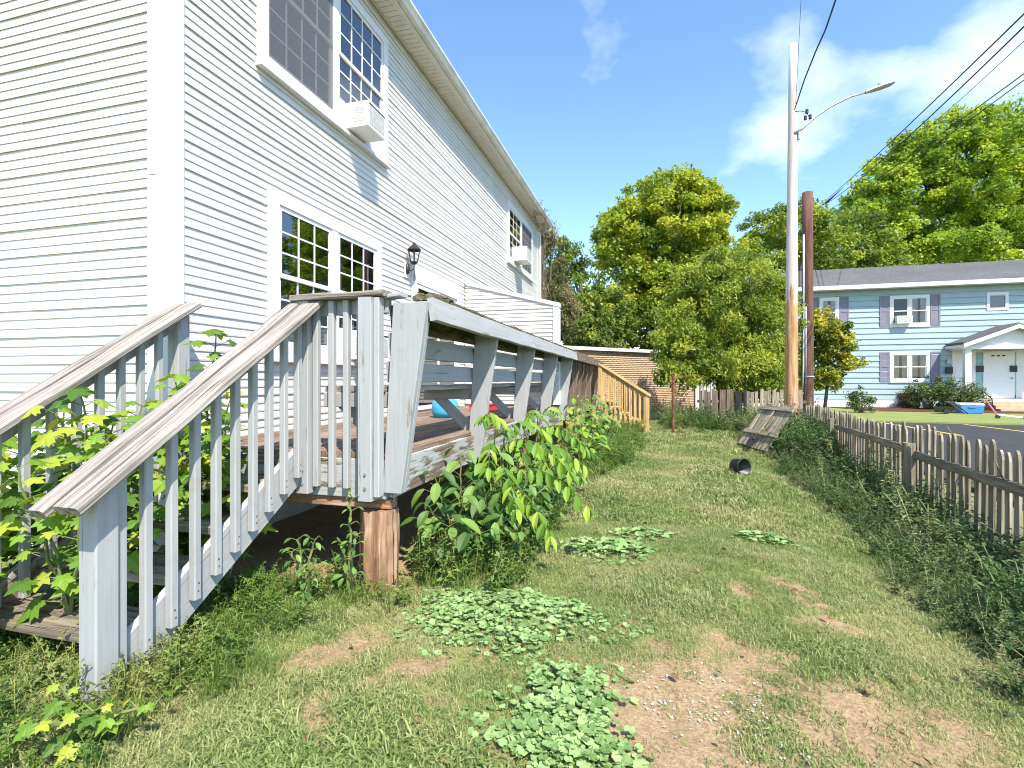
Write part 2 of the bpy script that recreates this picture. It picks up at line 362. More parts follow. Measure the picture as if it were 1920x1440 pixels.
# foliage
M['lf_maple'] = leafmat('maple_leaves', (.13, .19, .022), (.31, .38, .04), (.56, .52, .06), 0.45, scale=0.45)
M['lf_maple2'] = leafmat('big_maple_leaves', (.12, .20, .022), (.28, .39, .04), (.50, .53, .055), 0.45, scale=0.25)
M['lf_dark'] = leafmat('dark_tree_leaves', (.08, .125, .028), (.17, .235, .045), (.31, .36, .06), 0.42, scale=0.5)
M['lf_mid'] = leafmat('mid_tree_leaves', (.11, .165, .028), (.25, .32, .045), (.45, .46, .06), 0.45, scale=0.6)
M['lf_olive'] = leafmat('olive_tree_leaves', (.08, .085, .03), (.17, .165, .065), (.30, .25, .13), 0.3, scale=0.6)
M['lf_yel'] = leafmat('yellowing_leaves', (.08, .12, .015), (.24, .28, .035), (.52, .42, .05), 0.36, scale=1.4)
M['lf_bush'] = leafmat('bush_leaves', (.04, .07, .02), (.10, .15, .04), (.19, .24, .07), 0.25, scale=1.0)
M['lf_brown'] = leafmat('brown_bush_leaves', (.08, .04, .02), (.17, .11, .05), (.26, .20, .09), 0.25, scale=1.0)
M['leaf_sap'] = leafmat('sapling_leaf', (.07, .15, .018), (.17, .30, .03), (.38, .43, .05), 0.33, True, 2.2)
M['leaf_shrub'] = leafmat('shrub_leaf', (.05, .115, .025), (.11, .21, .045), (.20, .32, .07), 0.3, True, 2.5)
M['leaf_ail'] = leafmat('compound_leaf', (.07, .17, .018), (.15, .30, .03), (.33, .45, .05), 0.33, True, 2.5)
M['leaf_ivy'] = leafmat('ground_ivy_leaf', (.14, .24, .075), (.25, .38, .14), (.36, .50, .20), 0.25, True, 3)
def grassmat(name, dark, mid, light, dry, trans=0.3, thr=(0.52, 0.68)):
    m, N, L, b = newmat(name); out = N['Material Output']; oi = N.new('ShaderNodeObjectInfo'); g = N.new('ShaderNodeNewGeometry')
    a = N.new('ShaderNodeAttribute'); a.attribute_name = 'tint'
    n = noise_node(N, L, g.outputs['Position'], 1.1, 4)
    s = N.new('ShaderNodeMath'); s.operation = 'MULTIPLY_ADD'; L.new(oi.outputs['Random'], s.inputs[0]); s.inputs[1].default_value = 0.45
    s2 = N.new('ShaderNodeMath'); s2.operation = 'MULTIPLY'; L.new(a.outputs['Fac'], s2.inputs[0]); s2.inputs[1].default_value = 0.55; L.new(s2.outputs[0], s.inputs[2])
    col = ramp(N, L, s.outputs[0], [(0.1, dark), (0.5, mid), (0.9, light)])
    d = N.new('ShaderNodeMath'); d.operation = 'MULTIPLY_ADD'; L.new(a.outputs['Fac'], d.inputs[0]); d.inputs[1].default_value = 0.22; L.new(n, d.inputs[2])
    col = mix(N, L, ramp(N, L, d.outputs[0], [(thr[0], 0.0), (thr[1], 1.0)]), col, dry)
    L.new(col, b.inputs['Base Color']); b.inputs['Roughness'].default_value = 0.55; b.inputs['Specular IOR Level'].default_value = 0.2
    tr = N.new('ShaderNodeBsdfTranslucent'); L.new(col, tr.inputs[0]); mx = N.new('ShaderNodeMixShader'); mx.inputs[0].default_value = trans
    L.new(b.outputs[0], mx.inputs[1]); L.new(tr.outputs[0], mx.inputs[2]); L.new(mx.outputs[0], out.inputs[0]); return m
M['grass'] = grassmat('lawn_grass', (.115, .17, .045), (.225, .30, .09), (.34, .41, .15), (.46, .44, .21), 0.32, (0.55, 0.78))
M['weed'] = grassmat('weed_leaves', (.06, .12, .025), (.14, .23, .045), (.24, .32, .07), (.30, .32, .10), 0.35, (0.66, 0.80))
M['weedgrey'] = grassmat('fence_weed_leaves', (.04, .085, .025), (.09, .155, .045), (.18, .25, .085), (.34, .34, .16), 0.3, (0.66, 0.78))
def groundmat():
    m, N, L, b = newmat('yard_ground'); g = N.new('ShaderNodeNewGeometry'); P = g.outputs['Position']
    a = N.new('ShaderNodeAttribute'); a.attribute_name = 'dirt'
    n1 = noise_node(N, L, P, 60, 6, 0.7); n2 = noise_node(N, L, P, 7, 6, 0.65); n3 = noise_node(N, L, P, 0.8, 4)
    thatch = ramp(N, L, n1, [(0.3, (.14, .14, .045)), (0.55, (.29, .29, .11)), (0.75, (.44, .39, .19))])
    thatch = mix(N, L, ramp(N, L, n3, [(0.35, 0.0), (0.7, 0.5)]), thatch, (.17, .24, .05))
    dirt = ramp(N, L, n1, [(0.3, (.22, .15, .08)), (0.55, (.42, .305, .175)), (0.78, (.60, .485, .32))])
    dirt = mix(N, L, ramp(N, L, n2, [(0.4, 0.0), (0.7, 0.6)]), dirt, (.27, .175, .10))
    s = N.new('ShaderNodeMath'); s.operation = 'MULTIPLY_ADD'; L.new(n2, s.inputs[0]); s.inputs[1].default_value = 0.9; L.new(a.outputs['Fac'], s.inputs[2])
    L.new(mix(N, L, ramp(N, L, s.outputs[0], [(0.72, 0.0), (0.92, 1.0)]), thatch, dirt), b.inputs['Base Color'])
    b.inputs['Roughness'].default_value = 0.95; b.inputs['Specular IOR Level'].default_value = 0.1
    bump(N, L, b, n1, 0.8, 0.02); return m
M['ground'] = groundmat()
# ================================================================== GROUND
DIRT = [(1230, 1340, .36, 1.0), (1520, 1290, .16, .8), (1700, 1360, .24, .9), (1830, 1400, .18, .8), (1600, 1300, .16, .75), (1550, 1350, .22, .8), (1660, 1420, .25, .8), (1440, 1250, .16, .8), (1300, 1420, .3, .95), (1500, 1230, .12, .7), (1120, 1290, .12, .7), (1330, 1280, .22, .9), (1190, 1400, .22, .9), (1400, 1225, .14, .8), (1480, 1340, .22, .8), (1400, 1420, .28, .7), (1640, 1340, .18, .8), (1560, 1420, .2, .6), (1750, 1400, .15, .6),
        (600, 1350, .13, .95), (760, 1275, .11, .8), (640, 1220, .13, .7), (560, 1250, .1, .5), (900, 1240, .10, .7), (1040, 1235, .09, .7), (1500, 1112, .12, .8), (1540, 1172, .09, .9), (1400, 1100, .1, .6), (1285, 1112, .09, .7), (1225, 1165, .07, .8), (680, 1290, .09, .6),
        (1470, 950, .3, .5), (1300, 860, .5, .5), (1390, 840, .4, .5), (1180, 1190, .1, .5), (870, 1320, .12, .45), (960, 1400, .1, .5)]
_dp = [(gp(a, b).x, gp(a, b).y, r, w) for a, b, r, w in DIRT]
def dirt_f(x, y):
    x = np.asarray(x, float); y = np.asarray(y, float); d = np.zeros_like(x)
    wx = x+(vnoise(x, y, 5, 5)-.5)*.25; wy = y+(vnoise(x, y, 5, 6)-.5)*.25
    for a, b, r, w in _dp: d = np.maximum(d, w*np.exp(-((wx-a)**2+((wy-b)*.9)**2)/(r*r)*.8))
    under = sstep(-1.35, -1.6, x)*sstep(2.4, 2.8, y)*(1-sstep(13.6, 14, y))
    return np.clip(np.maximum(d, under*.9), 0, 1)
def grid_ground():
    xs = np.concatenate([[-600, -200, -80, -40, -20, -12, -8], np.arange(-5, 3.8, .055), [4.2, 5, 7, 10, 16, 30, 60, 150, 600]])
    ys = np.concatenate([[-600, -200, -60, -20, -8, -3, -1, 0], np.arange(.5, 15, .055), [15.5, 16.5, 18, 20, 24, 30, 40, 60, 120, 300, 900]])
    X, Y = np.meshgrid(xs, ys); Z = gz(X, Y); nx, ny = len(xs), len(ys)
    V = np.stack([X.ravel(), Y.ravel(), Z.ravel()], 1)
    i = np.arange(ny-1)[:, None]*nx+np.arange(nx-1)[None]; i = i.ravel()
    F = np.stack([i, i+1, i+1+nx, i+nx], 1)
    return np_mesh('ground', V, F, {'dirt': dirt_f(X, Y).ravel()}, True)
tag(put('ground', grid_ground(), M['ground']), kind='structure')
def sheet(name, poly, z, mat, th=0.6):
    mb = MB(); mb.prism([(x, y, z-th) for x, y in poly], (0, 0, th)); return tag(mb.build(name, mat), kind='structure')
# parking lot, lawn and bed beyond the fence
lot = sheet('parking_lot', [(3.75, -12), (60, -12), (60, 18.4), (30, 18.3), (9.5, 18.6), (6.6, 18.9), (5.0, 18.2), (3.9, 16.2)], -0.09, M['asphalt'])
lawn_m = speckle('far_lawn', (.14, .185, .05), (.31, .34, .11), 25)
sheet('lawn', [(3.9, 16.25), (5.0, 18.25), (6.6, 18.95), (9.5, 18.65), (30, 18.35), (60, 18.45), (60, 27.9), (4.2, 27.9)], -0.05, lawn_m, 0.55)
sheet('mulch_bed', [(9.0, 24.6), (14.2, 24.2), (16.2, 24.4), (16.2, 27.9), (8.0, 27.9)], -0.03, M['mulch'], 0.4)
def stripe(p, q, w=0.12):
    p = Vector((*p, -0.085)); q = Vector((*q, -0.085)); d = (q-p).normalized(); s = Vector((-d.y, d.x, 0))*w/2
    MB().add([p-s, q-s, q+s, p+s], [(0, 1, 2, 3)]).build('painted_line', M['yellow'], lot)
a = gp(1650, 792, -.09); b = gp(1803, 817, -.09); stripe((a.x, a.y), (b.x, b.y))
a = gp(1808, 796, -.09); b = gp(1990, 818, -.09); stripe((a.x, a.y), (b.x, b.y))

# ================================================================== WALLS WITH SIDING
class Frame:                        # a: along the wall, o: out of it
    def __init__(s, origin, along, out): s.O = Vector(origin); s.A = Vector(along); s.N = Vector(out)
    def p(s, a, z, o=0.0): return s.O+s.A*a+s.N*o+Vector((0, 0, z))
    def box(s, mb, a0, a1, z0, z1, o0, o1):
        P = [s.p(a0, z0, o0), s.p(a1, z0, o0), s.p(a1, z0, o1), s.p(a0, z0, o1), s.p(a0, z1, o0), s.p(a1, z1, o0), s.p(a1, z1, o1), s.p(a0, z1, o1)]
        return mb.pts8(P)
def siding(fr, a0, a1, z0, z1, ch, per, holes, mat, parent, name='siding_panel', top=None, proud=0.016, seed=1):
    joint = []; rnd = random.Random(seed); n = int(math.ceil((z1-z0)/ch)); pieces = {}
    for k in range(n):
        if k % per == 0: pieces = {}
        b = z0+k*ch; t = min(b+ch, z1); big = 1.35 if k % per == 0 else 1.0
        cuts = [(h[0], h[1]) for h in holes if h[2] < (b+t)/2 < h[3]]
        e1 = a1 if top is None else min(a1, top((b+t)/2))
        segs = [(a0, e1)]
        for c0, c1 in cuts:
            ns = []
            for s0, s1 in segs:
                if c1 <= s0 or c0 >= s1: ns.append((s0, s1)); continue
                if c0 > s0: ns.append((s0, c0))
                if c1 < s1: ns.append((c1, s1))
            segs = ns
        if k % per == 0: joint = [a0+(a1-a0)*q for q in sorted(rnd.random() for _ in range(int((a1-a0)/3.4)))]
        ns = []
        for si, (s0, s1) in enumerate(segs):
            cut = [s0]+[j for j in joint if s0+.3 < j < s1-.3]+[s1]
            ns += [(cut[i]-(.012 if i else 0), cut[i+1], (si, i)) for i in range(len(cut)-1)]
        for s0, s1, si in ns:
            if s1-s0 < 0.01: continue
            mb = pieces.setdefault(si, MB()); lap = .0022*si[1]
            m = max(1, int((s1-s0)/0.9)); w = [rnd.uniform(-.0013, .0013) for _ in range(m+1)]
            vs = []
            for i in range(m+1):
                a = s0+(s1-s0)*i/m; dz = w[i]
                vs += [fr.p(a, b+.007, 0.001), fr.p(a, b+dz, proud*big+lap), fr.p(a, b+dz+.012, proud*big+.001+lap), fr.p(a, t+.006, .004+lap)]
            mb.add(vs, [(4*i+j, 4*i+4+j, 4*i+5+j, 4*i+1+j) for i in range(m) for j in range(3)])
        if k % per == per-1 or k == n-1:
            for q in pieces.values(): q.build(name, mat, parent)

def window(fr, parent, a0, a1, z0, z1, units=2, grid=(4, 3), trim=0.10, open_=0.0, screens=(), curtains=(), sill=True, tm=None, label=None, split=0.5, gm=None):
    """trim frame part with sashes, panes and grid bars as sub-parts"""
    tm = tm or M['trim']; mb = MB(); D = 0.045
    fr.box(mb, a0, a1, z1-trim, z1, 0, D); fr.box(mb, a0, a0+trim, z0+trim, z1-trim, 0, D); fr.box(mb, a1-trim, a1, z0+trim, z1-trim, 0, D); fr.box(mb, a0, a1, z0, z0+trim, 0, D)
    uw = (a1-a0-2*trim-(units-1)*trim*.9)/units
    for k in range(1, units): c = a0+trim+k*uw+(k-1)*trim*.9; fr.box(mb, c, c+trim*.9, z0+trim, z1-trim, 0, D-.004)
    if sill: fr.box(mb, a0-.015, a1+.015, z0-.035, z0-.002, 0, D+.03)
    w = mb.build('window', tm, parent)
    if label: w['label'] = label
    for k in range(units):
        u0 = a0+trim+k*(uw+trim*.9); u1 = u0+uw; b0 = z0+trim; b1 = z1-trim; mid = b0+(b1-b0)*split
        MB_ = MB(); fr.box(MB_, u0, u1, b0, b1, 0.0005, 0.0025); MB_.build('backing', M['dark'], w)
        if k in curtains:
            cm = MB(); n = 24
            for half in (0, 1):
                vs = []
                c0 = u0+.02 if half == 0 else u0+uw*.6; c1 = u0+uw*.42 if half == 0 else u1-.02
                for i in range(n+1):
                    x = c0+(c1-c0)*i/n; o = .009+.004*math.sin(i*1.9); vs += [fr.p(x, b0+.02, o), fr.p(x, b1-.02, o)]
                cm.add(vs, [(2*i, 2*i+2, 2*i+3, 2*i+1) for i in range(n)])
            cm.build('curtain', M['curtain'], w)
        for up in (0, 1):
            s0, s1 = (mid-.02, b1) if up else (b0, mid+.02)
            o0, o1 = (.016, .034) if up else (.005, .022)
            if not up and open_ and k == units-1: s0 += open_
            t = .042; mb = MB()
            fr.box(mb, u0+.003, u1-.003, s1-t, s1-.001, o0, o1); fr.box(mb, u0+.003, u1-.003, s0+.001, s0+t, o0, o1); fr.box(mb, u0+.003, u0+t, s0+t, s1-t, o0, o1); fr.box(mb, u1-t, u1-.003, s0+t, s1-t, o0, o1)
            mb.build('sash', tm, w)
            gx, gzn = grid; pw = (uw-2*t)/gx; ph = (s1-s0-2*t)/gzn; om = (o0+o1)/2
            mb = MB(); g = .008
            for i in range(1, gx): x = u0+t+i*pw; fr.box(mb, x-g, x+g, s0+t, s1-t, om-.006, om+.006)
            for j in range(1, gzn): z = s0+t+j*ph; fr.box(mb, u0+t, u1-t, z-g, z+g, om-.005, om+.005)
            if gx*gzn > 1: mb.build('muntin_grid', tm, w)
            for i in range(gx):
                for j in range(gzn):
                    x = u0+t+i*pw+g; z = s0+t+j*ph+g
                    MB().add([fr.p(x, z, om), fr.p(x+pw-2*g, z, om), fr.p(x+pw-2*g, z+ph-2*g, om), fr.p(x, z+ph-2*g, om)], [(0, 1, 2, 3)]).build('pane', gm or M['glass'], w)
        if k in screens:
            mb = MB(); fr.box(mb, u0+.01, u1-.01, b0+.01, b1-.01, .0365, .0375); mb.build('insect_screen', M['screen'], w)
    return w

# ================================================================== WHITE HOUSE
WX = -3.15; Y0 = 2.72; Y1 = 14.3; ZE = 5.64; CH = 0.0668
house = thing('white_house', 'two storey house with white vinyl siding beside the wooden deck', 'house', (WX, Y0, 0))
FW = Frame((WX, 0, 0), (0, 1, 0), (1, 0, 0))          # long wall, a = world Y
FG = Frame((WX, Y0, 0), (-1, 0, 0), (0, -1, 0))       # end wall, a = metres left of the corner
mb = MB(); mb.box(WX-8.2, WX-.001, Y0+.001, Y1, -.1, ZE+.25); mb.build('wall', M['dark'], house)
WIN_UP = (3.50, 5.62, 3.87, 5.41); WIN_LO = (3.62, 5.47, 1.44, 2.88); WIN_FAR = (11.05, 13.5, 3.93, 5.31)
DOOR = (6.30, 8.02, 0.83, 2.68)
holes = [(a+.05, b-.05, c+.05, d-.05) for a, b, c, d in (WIN_UP, WIN_LO, WIN_FAR, DOOR)]
siding(FW, Y0+.09, Y1-.07, .72, ZE, CH, 3, holes, M['siding'], house, proud=.012)
siding(FG, .16, 8.2, .36, ZE+2.6, CH, 3, [], M['siding'], house, seed=5, proud=.012, top=lambda z: 8.2 if z < ZE else max(.2, 8.2))
mb = MB()                                             # corner posts and the seamed strip beside them
FG.box(mb, -.022, .071, .36, ZE+.1, .001, .024); FW.box(mb, Y0-.0005, Y0+.095, .36, ZE, .001, .024); mb.build('corner_post', M['trim'], house)
mb = MB(); FG.box(mb, .081, .165, .36, 2.64, .001, .021); mb.build('corner_strip', M['trim'], house)
mb = MB(); FG.box(mb, .081, .165, 2.645, ZE+.1, .001, .023); mb.build('corner_strip', M['trim'], house)
mb = MB(); FW.box(mb, Y1-.075, Y1+.02, .36, ZE, .001, .024); mb.build('corner_post', M['trim'], house)
mb = MB(); mb.box(WX-8.1, WX+.004, Y0-.004, Y1+.004, -.2, .358); mb.build('foundation', M['concrete'], house)
window(FW, house, *WIN_UP, grid=(4, 3), screens=(0,), open_=.17)
window(FW, house, *WIN_LO, grid=(3, 3), trim=.11, screens=(), open_=.2)
window(FW, house, *WIN_FAR, grid=(3, 3), screens=(1,), trim=.12)
# gable roof, soffit boards, fascia and gutter
mb = MB(); OV = .27
mb.prism([(WX+OV+.02, Y0-.3, ZE+.11), (WX-4.1, Y0-.3, ZE+2.45), (WX-8.2-OV, Y0-.3, ZE+.11), (WX-8.2-OV, Y0-.3, ZE+.2), (WX-4.1, Y0-.3, ZE+2.6), (WX+OV+.02, Y0-.3, ZE+.2)], (0, Y1-Y0+.6, 0))
mb.build('roof', M['shingle'], house)
sp = .085; n = int((Y1+.3-Y0+.3)/sp)
sm = MB(); sm.box(WX+.045, WX+OV-.035, .004, sp-.006, 0, .012); sm = sm.mesh('soffit_slat'); sm.materials.append(M['soffit'])
for k in range(n): put('soffit_slat', sm, None, house, Matrix.Translation((0, Y0-.3+k*sp, ZE-.004)))
mb = MB(); mb.box(WX+.002, WX+OV, Y0-.3, Y1+.3, ZE+.0085, ZE+.02); mb.box(WX+OV-.033, WX+OV, Y0-.3, Y1+.3, ZE-.008, ZE+.0083); mb.box(WX+.0225, WX+.043, Y0-.3, Y1+.3, ZE-.012, ZE+.0083); mb.build('soffit', M['soffit'], house)
mb = MB(); mb.box(WX+OV+.001, WX+OV+.02, Y0-.3, Y1+.3, ZE-.012, ZE+.15); mb.build('fascia', M['gutter'], house)
gpoly = [(WX+OV+.022, ZE+.02), (WX+OV+.08, ZE+.02), (WX+OV+.088, ZE+.035), (WX+OV+.10, ZE+.07), (WX+OV+.12, ZE+.10), (WX+OV+.12, ZE+.125), (WX+OV+.113, ZE+.125), (WX+OV+.10, ZE+.105), (WX+OV+.08, ZE+.05), (WX+OV+.03, ZE+.03), (WX+OV+.03, ZE+.12), (WX+OV+.022, ZE+.12)]
mb = MB(); mb.prism([(x, Y0-.3, z) for x, z in gpoly], (0, Y1-Y0+.6, 0)); mb.build('gutter', M['gutter'], house)
mb = MB(); mb.tube([(WX+OV+.06, Y1+.22, ZE+.03), (WX+OV+.04, Y1+.2, ZE-.06), (WX+.05, Y1+.09, ZE-.2), (WX+.05, Y1+.09, .2)], .035, 8); mb.build('downspout', M['gutter'], house)
# sliding door
mb = MB(); a0, a1, z0, z1 = DOOR
FW.box(mb, a0, a1, z1-.1, z1, 0, .05); FW.box(mb, a0, a0+.1, z0, z1-.1, 0, .05); FW.box(mb, a1-.1, a1, z0, z1-.1, 0, .05); FW.box(mb, a0, a1, z1+.001, z1+.16, 0, .03)
door = mb.build('sliding_door', M['trim'], house)
mid = (a0+a1)/2
for k, (p, q) in enumerate(((a0+.1, mid+.03), (mid-.03, a1-.1))):
    o = .02*(1-k); mb = MB(); t = .06
    FW.box(mb, p, q, z1-.1-t, z1-.102, .004+o, .022+o); FW.box(mb, p, q, z0, z0+t, .004+o, .022+o); FW.box(mb, p, p+t, z0+t, z1-.1-t, .004+o, .022+o); FW.box(mb, q-t, q, z0+t, z1-.1-t, .004+o, .022+o); mb.build('door_leaf', M['trim'], door)
    MB().add([FW.p(p+t, z0+t, .012+o), FW.p(q-t, z0+t, .012+o), FW.p(q-t, z1-.1-t, .012+o), FW.p(p+t, z1-.1-t, .012+o)], [(0, 1, 2, 3)]).build('pane', M['glass'], door)
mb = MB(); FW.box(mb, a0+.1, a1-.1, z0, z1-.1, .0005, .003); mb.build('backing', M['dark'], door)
# wall lantern
lan = thing('wall_lantern', 'black iron wall lantern above the sliding door corner', 'lamp', FW.p(6.15, 2.72, 0))
c = FW.p(6.15, 2.72, 0)
mb = MB(); FW.box(mb, 6.08, 6.22, 2.60, 2.80, .018, .026); mb.build('mounting_plate', M['trim'], lan)
mb = MB(); mb.lathe([(.0, -.075), (.028, -.06), (.036, 0), (.028, .06), (0, .075)], (0, 0, 0), 12)
mb.build('back_plate', M['black'], lan, True, Matrix.Translation(FW.p(6.15, 2.72, .03)))
mb = MB(); mb.tube([FW.p(6.15, 2.72, .04), FW.p(6.15, 2.69, .09), FW.p(6.15, 2.72, .13), FW.p(6.15, 2.79, .13)], .008, 6); mb.tube([FW.p(6.15, 2.55, .13), FW.p(6.15, 2.72, .13)], .007, 6); mb.build('arm', M['black'], lan)
cc = FW.p(6.15, 2.80, .13); mb = MB()
for j in range(6):
    t = j*math.pi/3; mb.tube([cc+Vector((.048*math.cos(t), .048*math.sin(t), 0)), cc+Vector((.085*math.cos(t), .085*math.sin(t), .16))], .006, 5)
mb.lathe([(.0, -.035), (.02, -.03), (.052, -.005), (.052, .008), (0, .008)], cc, 6); mb.build('cage', M['black'], lan)
mb = MB(); mb.lathe([(.045, .004), (.081, .158)], cc, 6); mb.build('lamp_glass', M['glass_thin'], lan)
mb = MB(); mb.lathe([(.098, .155), (.098, .165), (.06, .20), (.03, .225), (.02, .25), (.0, .27)], cc, 6); mb.build('lamp_cap', M['black'], lan)
# privacy screen between the two decks
PY = 8.35
scr = thing('privacy_screen', 'white sided privacy wall with sloping top between the two decks', 'screen wall', (WX, PY, .8))
FP = Frame((WX, PY, 0), (1, 0, 0), (0, -1, 0))
XO = 1.66
def ptop(z): return XO if z < 2.49 else XO*(2.94-z)/(2.94-2.49)
siding(FP, .03, XO-.07, .84, 2.90, CH, 3, [], M['siding'], scr, top=lambda z: min(XO-.07, ptop(z)), seed=9)
mb = MB(); mb.prism([FP.p(.03, .84, 0), FP.p(XO, .84, 0), FP.p(XO, 2.49, 0), FP.p(.03, 2.93, 0)], (0, .09, 0)); mb.build('core', M['trim'], scr)
mb = MB(); FP.box(mb, XO-.085, XO+.02, .84, 2.47, .001, .03); FP.box(mb, XO+.002, XO+.02, .84, 2.47, -.1, .0005); mb.build('end_trim', M['trim'], scr)
mb = MB(); mb.pts8([FP.p(.03, 2.90, .04), FP.p(XO+.03, 2.455, .04), FP.p(XO+.03, 2.455, -.1), FP.p(.03, 2.90, -.1), FP.p(.03, 2.965, .04), FP.p(XO+.03, 2.52, .04), FP.p(XO+.03, 2.52, -.1), FP.p(.03, 2.965, -.1)]); mb.build('top_trim', M['trim'], scr)
# air conditioners
def aircon(label, fr, a0, a1, z0, z1, out, group='window air conditioners', fill=None):
    t = thing('air_conditioner', label, 'air conditioner', fr.p((a0+a1)/2, z0, .05), group)
    mb = MB(); fr.box(mb, a0, a1, z0, z1, .005, out); mb.build('casing', M['acwhite'], t)
    mb = MB(); fr.box(mb, a0+.03, a1-.03, z0+.03, z1-.04, out-.004, out+.003); mb.build('rear_coil', M['acgrill'], t)
    mb = MB(); fr.box(mb, a0+.02, a1-.02, z1-.03, z1-.012, out-.004, out+.002); mb.build('slot', M['acdark'], t)
    if fill:
        for p, q in ((fill[0], a0-.002), (a1+.002, fill[1])): mb = MB(); fr.box(mb, p, q, fill[2], fill[3], .01, .03); mb.build('filler_panel', M['acwhite'], t)
    for s, o in ((a0, -1), (a1, 1)):
        mb = MB()
        for k in range(6): z = z0+.06+k*(z1-z0-.12)/5; fr.box(mb, s-.002, s+.002, z-.008, z+.008, .10, out-.05)
        mb.build('louvres', M['acgrill'], t)
    return t
def bigac(): pass
aircon('white air conditioner in the upper window nearest the house corner', FW, 4.72, 5.08, 3.90, 4.16, .31, fill=(4.60, 5.52, 3.97, 4.18))
aircon('white air conditioner in the lower window behind the deck railing', FW, 4.80, 5.18, 1.47, 1.75, .30, fill=(4.60, 5.36, 1.55, 1.77))
aircon('white air conditioner in the far upper window near the gutter end', FW, 11.5, 12.0, 4.04, 4.36, .36)

# ================================================================== OLD DECK
DX = -1.47; DZ = 0.81; DY1 = 13.5
deck = thing('wooden_deck', 'long old wooden deck with worn brown boards along the white house', 'deck', (DX, Y0, 0))
bw = .14
for k in range(11):
    x = WX+.05+bw/2+k*(bw+.0065)
    for (y0, y1) in ((2.722, 6.9), (6.905, 10.6), (10.605, DY1)): plank('deck_board', (x, y0+random.uniform(-.003, .004), DZ-.019), (x, y1, DZ-.019), bw, .036, (0, 0, 1), M['deckwood'], deck, c=.005)
plank('rim_joist', (DX-.022, 2.75, DZ-.15), (DX-.022, DY1, DZ-.15), .225, .038, (1, 0, 0), M['peelwood'], deck, warp=.004)
plank('rim_joist', (WX+.03, 2.735, DZ-.155), (DX-.05, 2.735, DZ-.155), .235, .038, (0, -1, 0), M['peelwood'], deck)
plank('beam', (-2.95, 2.78, DZ-.305), (DX-.03, 2.78, DZ-.305), .06, .09, (0, -1, 0), M['log'], deck)
for y in np.arange(3.2, 13.4, .61): plank('joist', (WX+.05, y, DZ-.14), (DX-.045, y, DZ-.14), .19, .038, (0, 1, 0), M['brownwood'], deck)
def logpost(x, y, r=.10):
    n = 18; mb = MB(); prof = [1+.07*math.sin(3*t)+.05*math.sin(7*t+1)+random.uniform(-.03, .03) for t in np.linspace(0, 2*math.pi, n, endpoint=False)]
    prof[4] *= .72; prof[11] *= .80; prof[14] *= .82; prof[7] *= 1.08
    L = DZ-.34+.15; ns = 7
    for i in range(ns+1):
        for j in range(n): t = 2*math.pi*j/n; q = prof[j]*r*(1+random.uniform(-.045, .045))*(1.0+.05*(1-i/ns)); mb.v.append((L*i/ns, q*math.cos(t)*1.06, q*math.sin(t)))
    for i in range(ns):
        for j in range(n): mb.f.append((i*n+j, i*n+(j+1) % n, (i+1)*n+(j+1) % n, (i+1)*n+j))
    mb.f.append(tuple(ns*n+j for j in range(n)))
    Mx = Matrix(((0, 1, 0), (0, 0, 1), (1, 0, 0))).to_4x4(); Mx.translation = (x, y, -.15)
    return mb.build('log_post', M['log'], deck, False, Mx)
logpost(-1.60, 2.775, .112)
for y in (6.2, 9.8, 13.1): logpost(-1.56, y, .09)
logpost(-2.95, 2.9, .08)
# front railing of the deck
rail = thing('deck_front_railing', 'short grey painted railing at the near end of the deck', 'railing', (-1.8, 2.70, DZ))
GW = M['greywood']
def square_baluster(parent, x, y, z0, z1, s=.038, name='baluster', mat=None, face=(0, -1, 0)):
    return plank(name, (x, y, z0), (x, y, z1), s, s, face, mat or GW, parent, c=.005)
ZT = 1.745
plank('railing_post', (-2.045, 2.675, .56), (-2.045, 2.675, ZT-.022), .088, .06, (0, -1, 0), GW, rail)
plank('railing_post', (-1.60, 2.660, .545), (-1.60, 2.660, ZT-.02), .088, .088, (0, -1, 0), GW, rail)
plank('post_board', (-1.535, 2.664, .57), (-1.535, 2.664, ZT-.02), .038, .06, (0, -1, 0), GW, rail)
for x in (-1.975, -1.865, -1.765, -1.672): square_baluster(rail, x, 2.694, .60, ZT-.021)
plank('top_rail', (-2.09, 2.735, ZT-.06), (-1.50, 2.735, ZT-.06), .085, .038, (0, -1, 0), GW, rail)
plank('cap_board', (-2.12, 2.70, ZT), (-1.49, 2.70, ZT+.003), .145, .036, (0, 0, 1), M['capwood'], rail, warp=.003)
for x in (-2.045, -1.60):
    for z in (.62, .70): 
        mb = MB(); mb.tube([(x+.005, 2.618 if x > -2 else 2.647, z), (x+.005, 2.609 if x > -2 else 2.638, z)], .009, 8); mb.build('bolt', M['steel'], rail)
# bench along the outer edge
bench = thing('deck_bench', 'grey painted built-in bench with leaning back supports along the deck edge', 'bench', (DX, 2.75, DZ))
def support(y, mat, lean=0.0, y_t=.04):
    mb = MB(); mb.prism([(-1.53+lean, y, .58), (-1.412+lean, y, .58), (-1.245+lean, y, 1.70), (-1.462+lean, y, 1.70)], (0, y_t, 0))
    # grain runs up the board: local x is up
    Mx = Matrix(((0, 0, 1), (0, 1, 0), (1, 0, 0))).to_4x4(); Mx.translation = (-1.47, y, .58)
    inv = Mx.inverted(); m = MB(); m.v = [tuple(inv @ Vector(v)) for v in mb.v]; m.f = mb.f
    o = m.build('back_support', mat, bench, False, Mx)
    bv = o.modifiers.new('bevel', 'BEVEL'); bv.width = .004; bv.segments = 1
    return o
SUP = [2.70, 4.14, 5.58, 7.04, 8.45]
for k, y in enumerate(SUP): support(y, GW)
support(2.745, GW, -.003)
SUP2 = [9.35, 10.05, 10.75, 11.6, 12.5, 13.3]
for y in SUP2: support(y, M['brownwood'])
